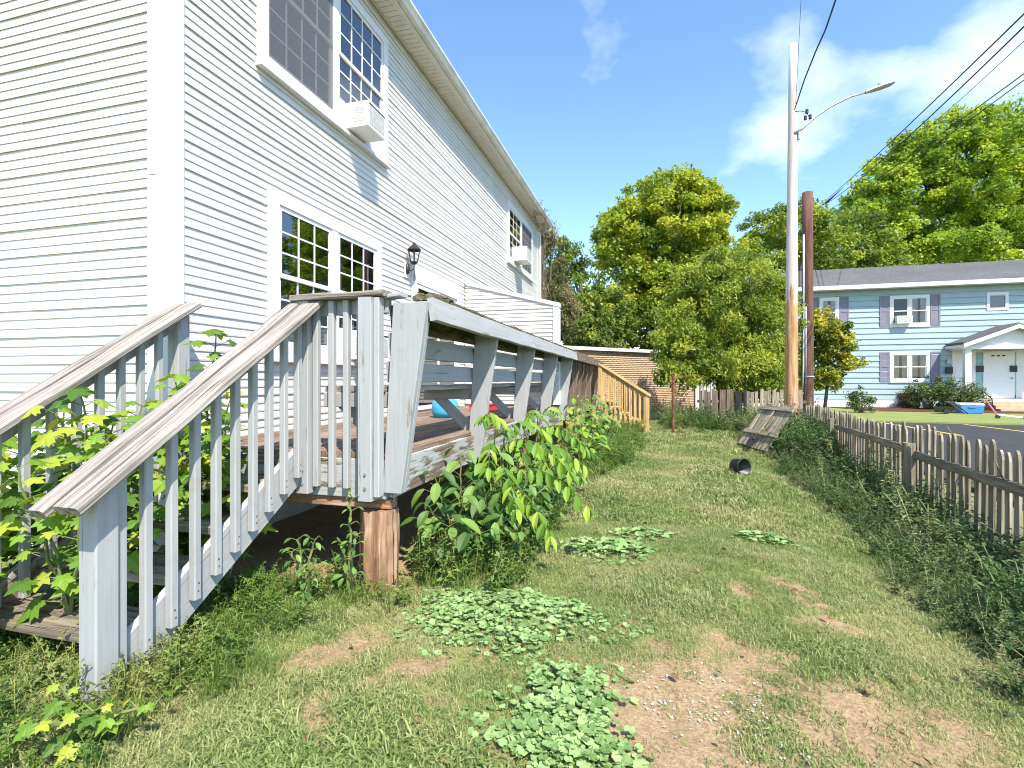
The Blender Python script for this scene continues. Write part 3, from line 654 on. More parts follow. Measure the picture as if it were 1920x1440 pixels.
plank('outer_fascia', (-1.235, 2.735, 1.655), (-1.235, 8.62, 1.648), .135, .038, (1, 0, .15), GW, bench, warp=.0035)
plank('outer_fascia', (-1.235, 8.63, 1.648), (-1.235, DY1, 1.640), .135, .038, (1, 0, .15), M['brownwood'], bench, warp=.004)
plank('inner_rail', (-1.485, 2.75, 1.62), (-1.485, DY1, 1.62), .14, .036, (1, 0, .1), M['rotwood'], bench, warp=.003)
plank('back_slat', (-1.498, 2.75, 1.46), (-1.498, 8.6, 1.455), .14, .036, (1, 0, .1), GW, bench, warp=.003)
plank('back_slat', (-1.515, 2.75, 1.295), (-1.515, 8.6, 1.29), .125, .036, (1, 0, .1), GW, bench, warp=.004)
for k, x in enumerate((-1.60, -1.745, -1.89)): plank('seat_board', (x, 2.72+k*.02, 1.19), (x, 8.3, 1.19), .14, .036, (0, 0, 1), M['capwood'], bench, warp=.003)
for y in SUP:
    plank('seat_bearer', (-1.96, y+.062, 1.125), (-1.50, y+.062, 1.125), .09, .038, (0, 1, 0), GW, bench)
    plank('brace', (-1.90, y+.1035, 1.15), (-1.53, y+.1035, .80), .09, .038, (0, 1, 0), GW, bench)
# cap: rotten at the near end, in broken lengths
plank('cap_board', (-1.60, 2.73, 1.732), (-1.40, 2.725, 1.742), .09, .022, (0, 0, 1), GW, bench, warp=.004)
plank('cap_board', (-1.31, 2.79, 1.735), (-1.31, 4.6, 1.728), .15, .03, (0, 0, 1), M['rotwood'], bench, warp=.008)
plank('cap_board', (-1.31, 4.61, 1.728), (-1.31, 8.6, 1.726), .15, .034, (0, 0, 1), M['rotwood'], bench, warp=.005)
plank('cap_board', (-1.31, 8.61, 1.726), (-1.31, DY1+.1, 1.72), .15, .034, (0, 0, 1), M['brownwood'], bench, warp=.005)
plank('cap_board', (-1.46, 3.0, 1.73), (-1.46, 8.6, 1.725), .13, .034, (0, 0, 1), M['rotwood'], bench, warp=.006)
mb = MB()
for k in range(26):
    a = Vector((random.uniform(-1.44, -1.24), random.uniform(2.70, 3.35), 1.745+random.uniform(0, .02))); d = Vector((random.uniform(-.3, .3), random.choice((-1, 1)), random.uniform(-.1, .22))).normalized()*random.uniform(.05, .16)
    mb.tube([a, a+d*.5+Vector((0, 0, .004)), a+d], [.009, .007, .002], 5)
mb.build('splinters', M['rotwood'], bench)
plank('seat_edge_block', (-1.56, 2.70, 1.04), (-1.90, 2.70, 1.04), .12, .03, (0, 1, 0), GW, bench) if False else None

# ================================================================== OLD STAIRCASE
NAIL = MB().tube([(-.002, 0, 0), (.0015, 0, 0)], .0042, 6).mesh('nail'); NAIL.materials.append(M['rust'])
stair = thing('old_staircase', 'worn grey painted stairs with brown treads at the near end of the deck', 'stairs', (-2.5, 1.5, 0))
SXR, SXL = -2.08, -3.03
TRD = [(1.60, .17), (1.86, .33), (2.12, .49), (2.38, .65)]
for y, z in TRD:
    plank('tread', (SXL+.0, y+.065, z-.02), (SXR-.03, y+.065, z-.02), .135, .04, (0, 0, 1), M['tread'], stair, warp=.004)
    plank('tread', (SXL+.0, y+.205, z-.02), (SXR-.03, y+.205, z-.02), .135, .04, (0, 0, 1), M['tread'], stair, warp=.004)
for x in (SXR, SXL):
    plank('stringer', (x, 1.50, .03), (x, 2.70, .76), .20, .04, (1, 0, 0), GW if x == SXR else M['peelwood'], stair, warp=.002)
    for y, z in TRD:
        mb = MB(); mb.prism([(x-.019, y+.02, z-.042), (x-.019, y+.27, z-.042), (x-.019, y+.27, z-.042+.02), (x-.019, y+.02, z-.21+.02)][:3], (.038, 0, 0)); mb.build('step_block', M['tread'], stair)
CS = (1.75-.86)/(2.72-1.42)
def capz(y): return .86+(y-1.42)*CS-.035
for x, sgn in ((SXR+.02, 1), (SXL, 1)):
    for k, dx in enumerate((-.045, .075)):
        y0 = 1.30+(.02 if k else 0); w = .075 if k == 0 else .12
        plank('handrail_board', (x+dx, y0, capz(y0)+.028), (x+dx, 2.73, capz(2.73)+.028), w, .038, (0, -CS, 1), M['capwood'], stair, warp=.005, c=.009)
    plank('under_rail', (x-.03, 1.42, capz(1.42)-.055), (x-.03, 2.70, capz(2.70)-.055), .085, .038, (1, 0, 0), GW, stair)
# newel posts
plank('newel_post', (SXR+.03, 1.475, -.12), (SXR+.03, 1.475, capz(1.475)-.005), .09, .09, (0, -1, 0), M['greywood'], stair, c=.006)
plank('newel_board', (SXR+.038, 1.54, -.05), (SXR+.038, 1.54, capz(1.54)-.004), .038, .05, (0, -1, 0), GW, stair)
plank('newel_post', (SXL+.03, 2.66, .4), (SXL+.03, 2.66, capz(2.66)), .09, .088, (0, -1, 0), GW, stair)
plank('newel_post', (SXL+.03, 1.40, -.1), (SXL+.03, 1.40, capz(1.40)), .09, .09, (0, -1, 0), GW, stair)
for x, n0 in ((SXR+.041, 1.655), (SXL+.041, 1.56)):
    for k in range(9):
        y = n0+k*.1185
        if y > 2.66: break
        zb = .03+(y-1.5)*(.73/1.2)-.035
        bo = square_baluster(stair, x, y, zb, capz(y)-.014, .038, face=(1, 0, 0))
        if x > -2.5:
            for zn in (zb+.04, zb+.075, capz(y)-.05): put('nail', NAIL, None, bo, Matrix.Translation((x+.0195, y+random.uniform(-.004, .004), zn)))

# ================================================================== NEW STAIRCASE AT THE FAR END
ns = thing('new_staircase', 'new yellow pine stairs with close balusters at the far end of the deck', 'stairs', (-.7, 12.6, 0))
NW = M['newwood']; NX0, NX1 = -1.20, -.10; NS = (.80-.06)/(NX1-NX0)
def nz(x, off): return DZ-.05-(x-NX0)*NS+off
for y in (12.35, 13.35):
    plank('stringer', (NX0-.05, y, nz(NX0, -.10)), (NX1+.02, y, nz(NX1, -.08)), .24, .04, (0, 1, 0), NW, ns)
    plank('newel_post', (NX1, y-.05, -.15), (NX1, y-.05, nz(NX1, .86)), .09, .09, (0, 1, 0), NW, ns)
    plank('newel_post', (NX0+.02, y-.05, nz(NX0, -.2)), (NX0+.02, y-.05, nz(NX0, .86)), .09, .09, (0, 1, 0), NW, ns)
    plank('handrail', (NX0-.06, y-.05, nz(NX0, .90)), (NX1+.08, y-.05, nz(NX1, .85)), .14, .038, (NS, 0, 1), NW, ns)
    plank('under_rail', (NX0, y-.03, nz(NX0, .80)), (NX1, y-.03, nz(NX1, .80)), .085, .036, (0, 1, 0), NW, ns)
    for k in range(9):
        x = NX0+.14+k*.112; square_baluster(ns, x, y-.06, nz(x, -.06), nz(x, .84), .036, mat=NW, face=(0, 1, 0))
for k in range(5):
    x = NX0+.11+k*.22; plank('tread', (x, 12.375, nz(x, .0)+.03), (x, 13.325, nz(x, .0)+.03), .26, .038, (0, 0, 1), NW, ns)
# things on the deck behind the bench
mb = MB(); mb.lathe([(.0, 0), (.13, .0), (.16, .06), (.15, .18), (.09, .24), (0, .25)], (0, 0, 0), 12)
tag(mb.build('blue_bag', M['bluebag'], None, True, Matrix.Translation((-2.35, 5.6, DZ+.002))), 'small light blue bag on the deck boards behind the bench', 'bag')
t = thing('red_box', 'low red box on the deck boards beyond the blue bag', 'box', (-2.3, 6.9, DZ))
mb = MB(); mb.box(-2.45, -2.15, 6.7, 7.2, DZ+.002, DZ+.09); mb.build('body', M['redbox'], t)
mb = MB(); mb.box(-2.46, -2.14, 6.69, 7.21, DZ+.091, DZ+.105); mb.build('lid', M['redbox'], t)
# ================================================================== BLUE HOUSE ACROSS THE LOT
BY = 28.0; bx0 = 4.5; bx1 = 30.0
bh = thing('blue_house', 'pale blue two storey house with grey shutters beyond the parking lot', 'house', (12, BY, 0))
FB = Frame((0, BY, 0), (1, 0, 0), (0, -1, 0))
def bxp(px, o=0): x, y = ray(px); return x*(BY-o)/y
def bzp(px, py, o=0): x, y = ray(px); return CAMH+(HOR-py)/FPX*(BY-o)/y
ZB = 5.50
BW1 = (bxp(1668), bxp(1743), bzp(1700, 612), bzp(1700, 554))
BW2 = (bxp(1668), bxp(1743), bzp(1700, 716), bzp(1700, 660))
BW0 = (bxp(1536), bxp(1573), bzp(1556, 614), bzp(1556, 558))
BW3 = (bxp(1849), bxp(1890), bzp(1870, 582), bzp(1870, 548))
PORX0, PORX1 = 13.2, 16.8
mb = MB(); mb.box(bx0, bx1, BY+.002, BY+8, -.05, ZB+.1); mb.build('wall', M['bluesiding'], bh)
mb = MB(); FB.box(mb, bx0-.01, bx1, -.05, .32, .003, .03); mb.build('foundation', M['foundation'], bh)
PD = (PORX0+.15, PORX1-.15, .3, 2.75)
siding(FB, bx0, bx1, .32, ZB, .262, 1, [(a+.05, b-.05, c+.05, d-.05) for a, b, c, d in (BW0, BW1, BW2, BW3)]+[PD], M['bluesiding'], bh, name='siding_board', proud=.03)
window(FB, bh, *BW1, units=2, grid=(1, 1), trim=.12, curtains=(1,), gm=M['glass_low'])
window(FB, bh, *BW2, units=2, grid=(1, 1), trim=.12, curtains=(0, 1), gm=M['glass_low'])
window(FB, bh, *BW0, units=1, grid=(1, 1), trim=.12, curtains=(0,), gm=M['glass_low'])
mb = MB(); a0, a1, z0, z1 = BW3; t = .12
FB.box(mb, a0, a1, z1-t, z1, 0, .05); FB.box(mb, a0, a1, z0, z0+t, 0, .05); FB.box(mb, a0, a0+t, z0+t, z1-t, 0, .05); FB.box(mb, a1-t, a1, z0+t, z1-t, 0, .05); w = mb.build('window', M['trim'], bh)
MB().add([FB.p(a0+t, z0+t, .02), FB.p(a1-t, z0+t, .02), FB.p(a1-t, z1-t, .02), FB.p(a0+t, z1-t, .02)], [(0, 1, 2, 3)]).build('pane', M['glass_low'], w)
def shutter(a0, a1, z0, z1):
    mb = MB(); FB.box(mb, a0, a0+.06, z0, z1, .03, .06); FB.box(mb, a1-.06, a1, z0, z1, .03, .06)
    zm = z0+(z1-z0)*.52
    for p, q in ((z0, z0+.08), (zm-.04, zm+.04), (z1-.08, z1)): FB.box(mb, a0+.06, a1-.06, p, q, .03, .06)
    FB.box(mb, a0+.06, a1-.06, z0+.08, zm-.04, .031, .045); FB.box(mb, a0+.06, a1-.06, zm+.04, z1-.08, .031, .045)
    mb.build('shutter', M['shutter'], bh)
for W in (BW1, BW2, BW0):
    if W is not BW0: shutter(W[0]-.42, W[0]-.02, W[2], W[3])
    else: shutter(W[0]-.36, W[0]-.02, W[2], W[3])
    shutter(W[1]+.02, W[1]+.40, W[2], W[3])
mb = MB(); rp = [(BY-.45, ZB+.10), (BY+4.0, ZB+1.75), (BY+8.4, ZB+.10), (BY+8.4, ZB+.22), (BY+4.0, ZB+1.90), (BY-.45, ZB+.22)]
mb.prism([(bx0-.3, y, z) for y, z in rp], (bx1-bx0+.6, 0, 0)); roof = mb.build('roof', M['shingle'], bh)
mb = MB(); mb.box(bx0-.3, bx1+.3, BY-.57, BY-.452, ZB+.05, ZB+.235); mb.build('gutter', M['trim'], bh)
mb = MB(); mb.box(bx0-.3, bx1+.3, BY-.45, BY-.03, ZB+.06, ZB+.09); mb.build('soffit', M['trim'], bh)
# entrance porch
pw0, pw1 = PORX0, PORX1; PF = BY-1.3
mb = MB(); mb.box(pw0-.15, pw1+.3, PF-.1, BY-.05, -.05, .42); mb.build('porch_slab', M['concrete'], bh)
for k in range(3):
    mb = MB(); mb.box(pw0+.7, pw1, PF-.1-.32*(k+1), PF-.1-.32*k-.001, -.05, .42-.14*(k+1)+.05); mb.build('step', M['brick'], bh)
mb = MB(); FB.box(mb, pw0+.12, pw1-.12, .43, 2.78, .02, .05); pfw = mb.build('entry_wall', M['trim'], bh)
pcx = (pw0+pw1)/2
for c in (bxp(1828, .1), pw1-.2):
    mb = MB(); mb.box(c-.11, c+.11, PF+.03, PF+.25, .43, 2.6) if False else mb.box(pw0+.02 if c < pcx else pw1-.24, pw0+.24 if c < pcx else pw1-.02, PF+.03, PF+.25, .43, 2.6); mb.build('column', M['trim'], bh)
mb = MB(); mb.box(pw0-.1, pw1+.1, PF, PF+.28, 2.602, 2.76); mb.box(pw0-.05, pw0+.2, PF+.29, BY-.06, 2.602, 2.76); mb.build('porch_beam', M['trim'], bh)
mb = MB(); mb.prism([(pw0-.1, PF+.1, 2.765), (pw1+.1, PF+.1, 2.765), (pcx, PF+.1, 3.55)], (0, .1, 0)); mb.build('pediment', M['trim'], bh)
for s in (-1, 1):
    e = pw0-.16 if s < 0 else pw1+.16
    mb = MB(); mb.prism([(e, PF-.18, 2.80), (pcx-s*.0, PF-.18, 3.60), (pcx, PF-.18, 3.70), (e, PF-.18, 2.90)], (0, 1.4, 0)); mb.build('porch_roof', M['shingle'], bh)
    mb = MB(); mb.prism([(e, PF-.24, 2.66), (pcx, PF-.24, 3.46), (pcx, PF-.24, 3.62), (e, PF-.24, 2.82)], (0, .055, 0)); mb.build('rake_board', M['trim'], bh)
    mb = MB(); mb.box(min(e, e-s*.06), max(e, e-s*.06), PF-.18, BY-.05, 2.66, 2.795); mb.build('eave_board', M['trim'], bh)
mb = MB(); da = bxp(1844, .1); FB.box(mb, da, da+1.16, .44, 2.55, .051, .09); door_b = mb.build('door', M['trim'], bh)
door_b['label'] = 'white front door with a dark gap at its edge'
mb = MB(); FB.box(mb, da+1.165, da+1.22, .44, 2.5, .051, .06); mb.build('door_gap', M['black'], door_b)
mb = MB(); FB.box(mb, da+1.02, da+1.08, 1.32, 1.36, .091, .13); mb.build('handle', M['black'], door_b)
for k in range(3):
    mb = MB(); FB.box(mb, da+.30+k*.2, da+.42+k*.2, 2.32, 2.38, .0905, .093); mb.build('door_pane', M['dark'], door_b)
sl = plain('sidelight_panel', (.20, .40, .40), .4)
for a in (bxp(1834, .1)-.05, bxp(1894, .1)):
    mb = MB(); FB.box(mb, a, a+.24, .6, 2.5, .051, .07); q = mb.build('sidelight', sl, bh)
    mb = MB(); FB.box(mb, a-.01, a+.25, 1.62, 1.90, .0705, .13); mb.build('mailbox', M['black'], q)
a = bxp(1779, .05); mb = MB(); FB.box(mb, a-.14, a+.12, 1.55, 1.85, .04, .14); mb.build('mailbox', M['black'], bh)
mb = MB(); FB.box(mb, a-.09, a+.09, 1.98, 2.2, .04, .12); mb.build('porch_lamp', M['lampgrey'], bh)
hx = bxp(1830, 2.4)
mb = MB(); r0 = at(1823, 716, 22.2); r1 = at(1860, 748, 21.6)
mb.tube([r0, r1, (r1.x+.02, r1.y, r1.z-.28), (r1.x+.03, r1.y, r1.z-.3)], .025, 6); mb.tube([(at(1843, 733, 21.9)), (at(1843, 733, 21.9).x, at(1843, 733, 21.9).y, -.05)], .025, 6)
mb.tube([at(1843, 756, 21.9), at(1860, 758, 21.6)], .02, 6); mb.tube([(r1.x, r1.y, r1.z), (r1.x, r1.y, -.05)], .02, 6)
tag(mb.build('stair_handrail', M['black']), 'black metal handrail beside the steps of the blue house', 'handrail')
aircon('white air conditioner in the upper window of the blue house', FB, BW1[0]+.2, BW1[0]+.8, BW1[2]+.12, BW1[2]+.48, .3, 'air conditioner on the blue house')
# cooler, scooter, trimmer lying on the lawn
def cooler():
    c = gp(1817, 775, -.05); t = thing('cooler', 'blue cooler box with white lid on the lawn by the bush', 'cooler', c)
    mb = MB(); mb.pts8([c+Vector(v) for v in ((-.36, -.2, 0), (.36, -.2, 0), (.36, .2, 0), (-.36, .2, 0), (-.40, -.23, .32), (.40, -.23, .32), (.40, .23, .32), (-.40, .23, .32))]); o = mb.build('body', M['cooler'], t); o.modifiers.new('b', 'BEVEL').width = .03
    mb = MB(); mb.pts8([c+Vector(v) for v in ((-.42, -.25, .322), (.42, -.25, .322), (.42, .25, .322), (-.42, .25, .322), (-.37, -.2, .41), (.37, -.2, .41), (.37, .2, .41), (-.37, .2, .41))]); o = mb.build('lid', M['coolerlid'], t); o.modifiers.new('b', 'BEVEL').width = .02
    mb = MB(); mb.box(c.x-.12, c.x+.12, c.y-.255, c.y-.232, .18, .22); mb.build('handle', M['cooler'], t)
cooler()
c = gp(1877, 785, -.05)
t = thing('kick_scooter', 'pink and white kick scooter lying on the path by the porch steps', 'scooter', c)
mb = MB(); mb.tube([c+Vector((-.05, .1, .12)), c+Vector((.5, -.1, .05)), c+Vector((.62, -.15, .06))], .035, 8); mb.build('footboard', M['coolerlid'], t)
mb = MB(); mb.tube([c+Vector((-.05, .1, .1)), c+Vector((-.3, .25, .62))], .028, 8); mb.tube([c+Vector((-.48, .1, .62)), c+Vector((-.12, .4, .64))], .022, 6); mb.build('steering_bar', M['pink'], t)
for q in ((-.05, .08, .06), (.6, -.16, .06)):
    mb = MB(); mb.tube([c+Vector(q)+Vector((0, -.02, 0)), c+Vector(q)+Vector((0, .02, 0))], .07, 12); mb.build('wheel', M['black'], t)
c = gp(1788, 776, -.05)
t = thing('garden_cart', 'small dark garden cart beside the blue cooler', 'cart', c)
mb = MB(); mb.tube([c+Vector((.3, -.1, .02)), c+Vector((-.1, .1, .42)), c+Vector((-.25, .1, .46))], .025, 6); mb.tube([c+Vector((.42, -.1, .02)), c+Vector((.05, .1, .42)), c+Vector((-.2, .14, .46))], .025, 6); mb.build('handles', M['black'], t)
mb = MB(); mb.pts8([c+Vector(v) for v in ((-.5, -.1, .05), (-.1, -.1, .05), (-.1, .25, .05), (-.5, .25, .05), (-.55, -.15, .26), (-.05, -.15, .26), (-.05, .3, .26), (-.55, .3, .26))]); mb.build('tray', M['pot'], t)
mb = MB(); mb.tube([c+Vector((-.3, -.17, .1)), c+Vector((-.3, -.12, .1))], .1, 12); mb.build('wheel', M['black'], t)

# ================================================================== BRICK OUTBUILDING
A = Vector((-4.1, 16.95, 0)); B = Vector((1.92, 23.9, 0)); dv = (B-A).normalized(); nv = Vector((dv.y, -dv.x, 0))
sh = thing('brick_outbuilding', 'low tan brick outbuilding with pale roof edge behind the new stairs', 'outbuilding', (A+B)/2)
FS = Frame(A, dv, nv); LS = (B-A).length; HS = 2.36
mb = MB(); FS.box(mb, 0, LS, -.05, HS, -5, -.004); mb.build('wall', M['mortar'], sh)
V = []; F = []; bh_, bl = .075, .225; rows = int(HS/bh_)
for r in range(rows):
    a = -(r % 2)*bl/2
    while a < LS:
        a0 = max(a, 0)+.004; a1 = min(a+bl, LS)-.006
        if a1-a0 > .03:
            o = .012+RNG.uniform(-.003, .004); z = r*bh_; b0 = len(V)
            V += [FS.p(a0, z+.004, -.003), FS.p(a1, z+.004, -.003), FS.p(a1, z+.004, o), FS.p(a0, z+.004, o), FS.p(a0, z+bh_-.006, -.003), FS.p(a1, z+bh_-.006, -.003), FS.p(a1, z+bh_-.006, o), FS.p(a0, z+bh_-.006, o)]
            F += [(b0+3, b0+2, b0+6, b0+7), (b0+4, b0+7, b0+6, b0+5), (b0, b0+1, b0+2, b0+3), (b0, b0+3, b0+7, b0+4), (b0+1, b0+5, b0+6, b0+2)]
        a += bl
tag(put('bricks', np_mesh('bricks', np.array([tuple(v) for v in V]), F), M['brick'], sh), kind='stuff')
mb = MB(); mb.pts8([FS.p(-.3, HS+.01, .12), FS.p(LS+.15, HS+.01, .12), FS.p(LS+.15, HS+.35, -5.2), FS.p(-.3, HS+.35, -5.2), FS.p(-.3, HS+.10, .12), FS.p(LS+.15, HS+.10, .12), FS.p(LS+.15, HS+.44, -5.2), FS.p(-.3, HS+.44, -5.2)]); mb.build('roof', M['shingle'], sh)
mb = MB(); FS.box(mb, -.32, LS+.17, HS+.0, HS+.12, .122, .15); mb.build('roof_edge', M['foundation'], sh)
# white fence panel and bin by its corner
p0 = at(1306, 760, 22.4); p1 = at(1353, 760, 21.8)
wf = thing('white_fence_panel', 'white vinyl fence panel right of the brick outbuilding', 'fence', (p0.x, p0.y, 0))
for k in range(7):
    q = p0.lerp(p1, (k+.5)/7); plank('slat', (q.x, q.y, 0), (q.x, q.y, 1.42), (p1-p0).length/7-.01, .025, (0, -1, 0), M['trim'], wf)
plank('post', (p0.x, p0.y-.04, -.1), (p0.x, p0.y-.04, 1.5), .11, .11, (0, -1, 0), M['trim'], wf); plank('post', (p1.x, p1.y-.04, -.1), (p1.x, p1.y-.04, 1.5), .11, .11, (0, -1, 0), M['trim'], wf)
c = at(1369, 760, 19.5); c.z = 0
gb = thing('green_bin', 'small green bin half hidden under the leafy tree', 'bin', c)
mb = MB(); mb.lathe([(0, 0), (.17, 0), (.21, .7), (.19, .7)], c, 14); mb.build('body', M['green'], gb); mb = MB(); mb.lathe([(.225, .70), (.225, .74), (.1, .8), (0, .81)], c, 14); mb.build('lid', M['green'], gb)
# rusty post
c = gp(1262, 812); mb = MB(); mb.tube([(c.x, c.y, -.1), (c.x, c.y, .7), (c.x+.01, c.y, 1.35)], .035, 10)
rp_ = thing('rusty_post', 'thin rust brown metal post standing in the yard near the brick wall', 'post', (c.x, c.y, 0)); mb.build('pole', M['rust'], rp_); mb = MB(); mb.tube([(c.x-.02, c.y, 1.32), (c.x+.62, c.y+.1, 1.36)], .012, 8); mb.build('cross_bar', M['rust'], rp_)

# ================================================================== PICKET FENCE
fen = thing('picket_fence', 'weathered grey picket fence with pointed tips along the right of the yard', 'fence', (2.6, 5, 0))
fd = Vector((.076, 1, 0)).normalized(); fn = Vector((-fd.y, fd.x, 0))     # fn points into the yard
def picket_mesh(L, w=.072, t=.018, tip=.075):
    mb = MB(); mb.prism([(0, -w/2, 0), (L-tip, -w/2, 0), (L-tip*.35, -w*.33, 0), (L, -.006, 0), (L, .006, 0), (L-tip*.35, w*.33, 0), (L-tip, w/2, 0), (0, w/2, 0)], (0, 0, t)); return mb.mesh('picket')
pms = [picket_mesh(1.2+.02*k, .068+.003*k) for k in range(4)]
for m_ in pms: m_.materials.append(M['fence'])
def add_picket(parent, x, y, z, m_, out, tilt=0.0, lean=0.0):
    up = Vector((0, 0, 1)); a = fd*math.sin(tilt)+up*math.cos(tilt)+out*lean; a.normalize(); zz = (out-a*out.dot(a)).normalized(); yy = zz.cross(a)
    Mx = Matrix((a, yy, zz)).transposed().to_4x4(); Mx.translation = (x, y, z); put('picket', m_, None, parent, Mx)
y = 0.2; k = 0
while y < 12.4:
    if not (7.35 < y < 7.45 or 10.85 < y < 11.0):
        x = fence_x(y)+.03; add_picket(fen, x, y, -.50+random.uniform(-.012, .012)+.02*math.sin(y*1.3), random.choice(pms), -fn, random.uniform(-.025, .025), random.uniform(-.01, .01))
    y += .123+random.uniform(-.008, .008); k += 1
PP = [0.1, 3.2, 6.45, 9.7, 12.45]
for i in range(4):
    for z in (.46, -.10): plank('fence_rail', (fence_x(PP[i])-.002, PP[i]+.05, z+random.uniform(-.03, .03)), (fence_x(PP[i+1])-.002, PP[i+1]-.03, z+random.uniform(-.02, .03)), .085, .036, fn, M['fence'], fen, warp=.006)
for y, h in zip(PP, (.55, .55, .57, .60, .62)): plank('fence_post', (fence_x(y)-.06, y, -.6), (fence_x(y)-.055, y, h), .10, .10, fn, M['fencepost'], fen, c=.012)
# collapsed panel past the fence end
cp = thing('collapsed_fence_panel', 'fallen grey fence panel leaning over behind the black pot', 'fence panel', (2.2, 10.6, 0))
b0 = Vector((1.66, 10.8, .0)); e = Vector((.28, -.8, 0)).normalized(); upv = Vector((.52, .2, .80)).normalized(); outv = upv.cross(e); outv = outv if outv.z > 0 else -outv
for k in range(8):
    q = b0+e*(k*.125); plank('picket', q+Vector((0, 0, random.uniform(-.02, .02))), q+upv*random.uniform(.85, 1.0), .11, .02, outv, M['fence'], cp, warp=.002)
for s in (.3, .85): plank('fence_rail', b0+upv*s+outv*.03-e*.08, b0+upv*s+outv*.03+e*1.0, .085, .036, outv, M['fence'], cp)
bf = thing('back_fence', 'old brown picket fence behind the leafy tree at the yard end', 'fence', (2.6, 15.6, 0))
for k in range(26):
    q = Vector((1.35+k*.105, 15.3+.012*k, -.4)); plank('picket', q, q+Vector((random.uniform(-.03, .03), 0, 1.35+random.uniform(-.05, .05))), .085, .018, (0, -1, 0), M['brownwood'] if k < 12 else M['fence'], bf)
plank('fence_rail', (1.25, 15.33, .65), (4.1, 15.65, .65), .08, .035, (0, 1, 0), M['brownwood'], bf)
# shovel and pot
sv = thing('shovel', 'black bladed shovel with wooden handle leaning on the fallen panel', 'shovel', gp(1405, 838))
s0 = gp(1402, 842); s0.z = .03; s1 = at(1460, 760, 9.6)
d = (s1-s0).normalized(); mb = MB(); mb.tube([s0+d*.30, s1], .017, 8); mb.build('handle', M['tread'], sv)
sd = d.cross(Vector((0, 0, 1))).normalized(); sn = sd.cross(d)
mb = MB(); mb.prism([s0, s0+d*.05+sd*.07, s0+d*.16+sd*.10, s0+d*.26+sd*.09, s0+d*.27, s0+d*.26-sd*.09, s0+d*.16-sd*.10, s0+d*.05-sd*.07], sn*.008); mb.tube([s0+d*.2, s0+d*.36], [.03, .02], 8); mb.build('blade', M['black'], sv)
c = gp(1378, 888); pt = thing('plant_pot', 'black plastic plant pot lying on its side in the grass', 'pot', c)
mb = MB(); mb.lathe([(0, 0), (.10, 0), (.125, .20), (.14, .20), (.14, .235), (.13, .235), (.115, .02), (0, .02)], (0, 0, 0), 20)
Mx = Matrix.Translation((c.x, c.y, .11)) @ Matrix.Rotation(R_(80), 4, Vector((.5, -.6, 0)).normalized().cross(Vector((0, 0, 1)))*-1); Mx = Matrix.Translation((c.x+.0, c.y+.08, .095)) @ Vector((.55, -.82, .05)).to_track_quat('Z', 'Y').to_matrix().to_4x4() @ Matrix.Scale(.8, 4)
mb.build('shell', M['pot'], pt, True, Mx)

# ================================================================== POLES AND WIRES
c = at(1483, 750, 12.8)
pole = thing('light_pole', 'tall pale wooden utility pole carrying the street lamp', 'pole', (c.x, c.y, 0))
top = at(1487, 84, 12.8)
mb = MB(); n = 9; mb.tube([Vector((c.x, c.y, -.6)).lerp(top, i/n) for i in range(n+1)], [.165-.072*i/n for i in range(n+1)], 18); mb.build('shaft', M['palepole'], pole, True)
lamp = thing('street_lamp', 'grey street lamp on a curved arm fixed to the pale pole', 'street lamp', at(1497, 245, 12.8))
D_ = 12.7
mb = MB(); mb.tube([at(1490, 250, D_), at(1505, 240, D_), at(1530, 218, D_), at(1560, 198, D_), at(1595, 181, D_), at(1628, 172, D_)], [.04, .032, .03, .028, .026, .025], 10); mb.build('arm', M['steel'], lamp, True)
mb = MB(); h0 = at(1622, 174, D_); h1 = at(1676, 156, D_); hd = (h1-h0).normalized(); hs = Vector((SY*0+CY, SY, 0)); hn = Vector((-SY, CY, 0)); hu = hd.cross(hn); hu = hu if hu.z > 0 else -hu
ring = lambda q, w, h: [q+hn*w+hu*0, q+hn*w*.7+hu*h, q-hn*w*.7+hu*h, q-hn*w+hu*0, q-hn*w*.6-hu*h*.6, q+hn*w*.6-hu*h*.6]
R0 = [ring(h0, .04, .035), ring(h0.lerp(h1, .25), .10, .05), ring(h0.lerp(h1, .6), .13, .06), ring(h0.lerp(h1, .9), .12, .045), ring(h1, .06, .02)]
for r in R0: mb.v += [tuple(v) for v in r]
for i in range(4):
    for j in range(6): mb.f.append((i*6+j, i*6+(j+1) % 6, (i+1)*6+(j+1) % 6, (i+1)*6+j))
mb.f += [tuple(range(5, -1, -1)), tuple(24+j for j in range(6))]; mb.build('lamp_head', M['lampgrey'], lamp)
mb = MB(); mb.lathe([(.035, 0), (.04, .05), (.03, .08), (0, .085)], at(1649, 163, D_), 10); mb.build('photocell', M['black'], lamp)
mb = MB(); mb.lathe([(0, 0), (.03, 0), (.03, .22), (0, .22)], at(1497.5, 262, D_), 8); mb.build('bracket', M['steel'], lamp)
mb = MB(); mb.tube([at(1490, 209, D_), at(1503, 208, D_), at(1512, 211, D_), at(1520, 222, D_), at(1512, 232, D_), at(1508, 240, D_)], .009, 6)
for p in ((1513, 209), (1519, 219), (1510, 221)): q = at(*p, D_); mb.tube([q-Vector((0, 0, .05)), q+Vector((0, 0, .05))], .035, 8)
mb.build('connectors', M['cable'], lamp)
c2 = at(1514, 740, 16.5); top2 = at(1514, 361, 16.5)
p2 = thing('dark_pole', 'shorter dark brown pole with grey conduit behind the pale pole', 'pole', (c2.x, c2.y, 0))
mb = MB(); mb.tube([Vector((c2.x, c2.y, -.6)).lerp(top2, i/6) for i in range(7)], [.185-.03*i/6 for i in range(7)], 16); mb.build('shaft', M['darkpole'], p2, True)
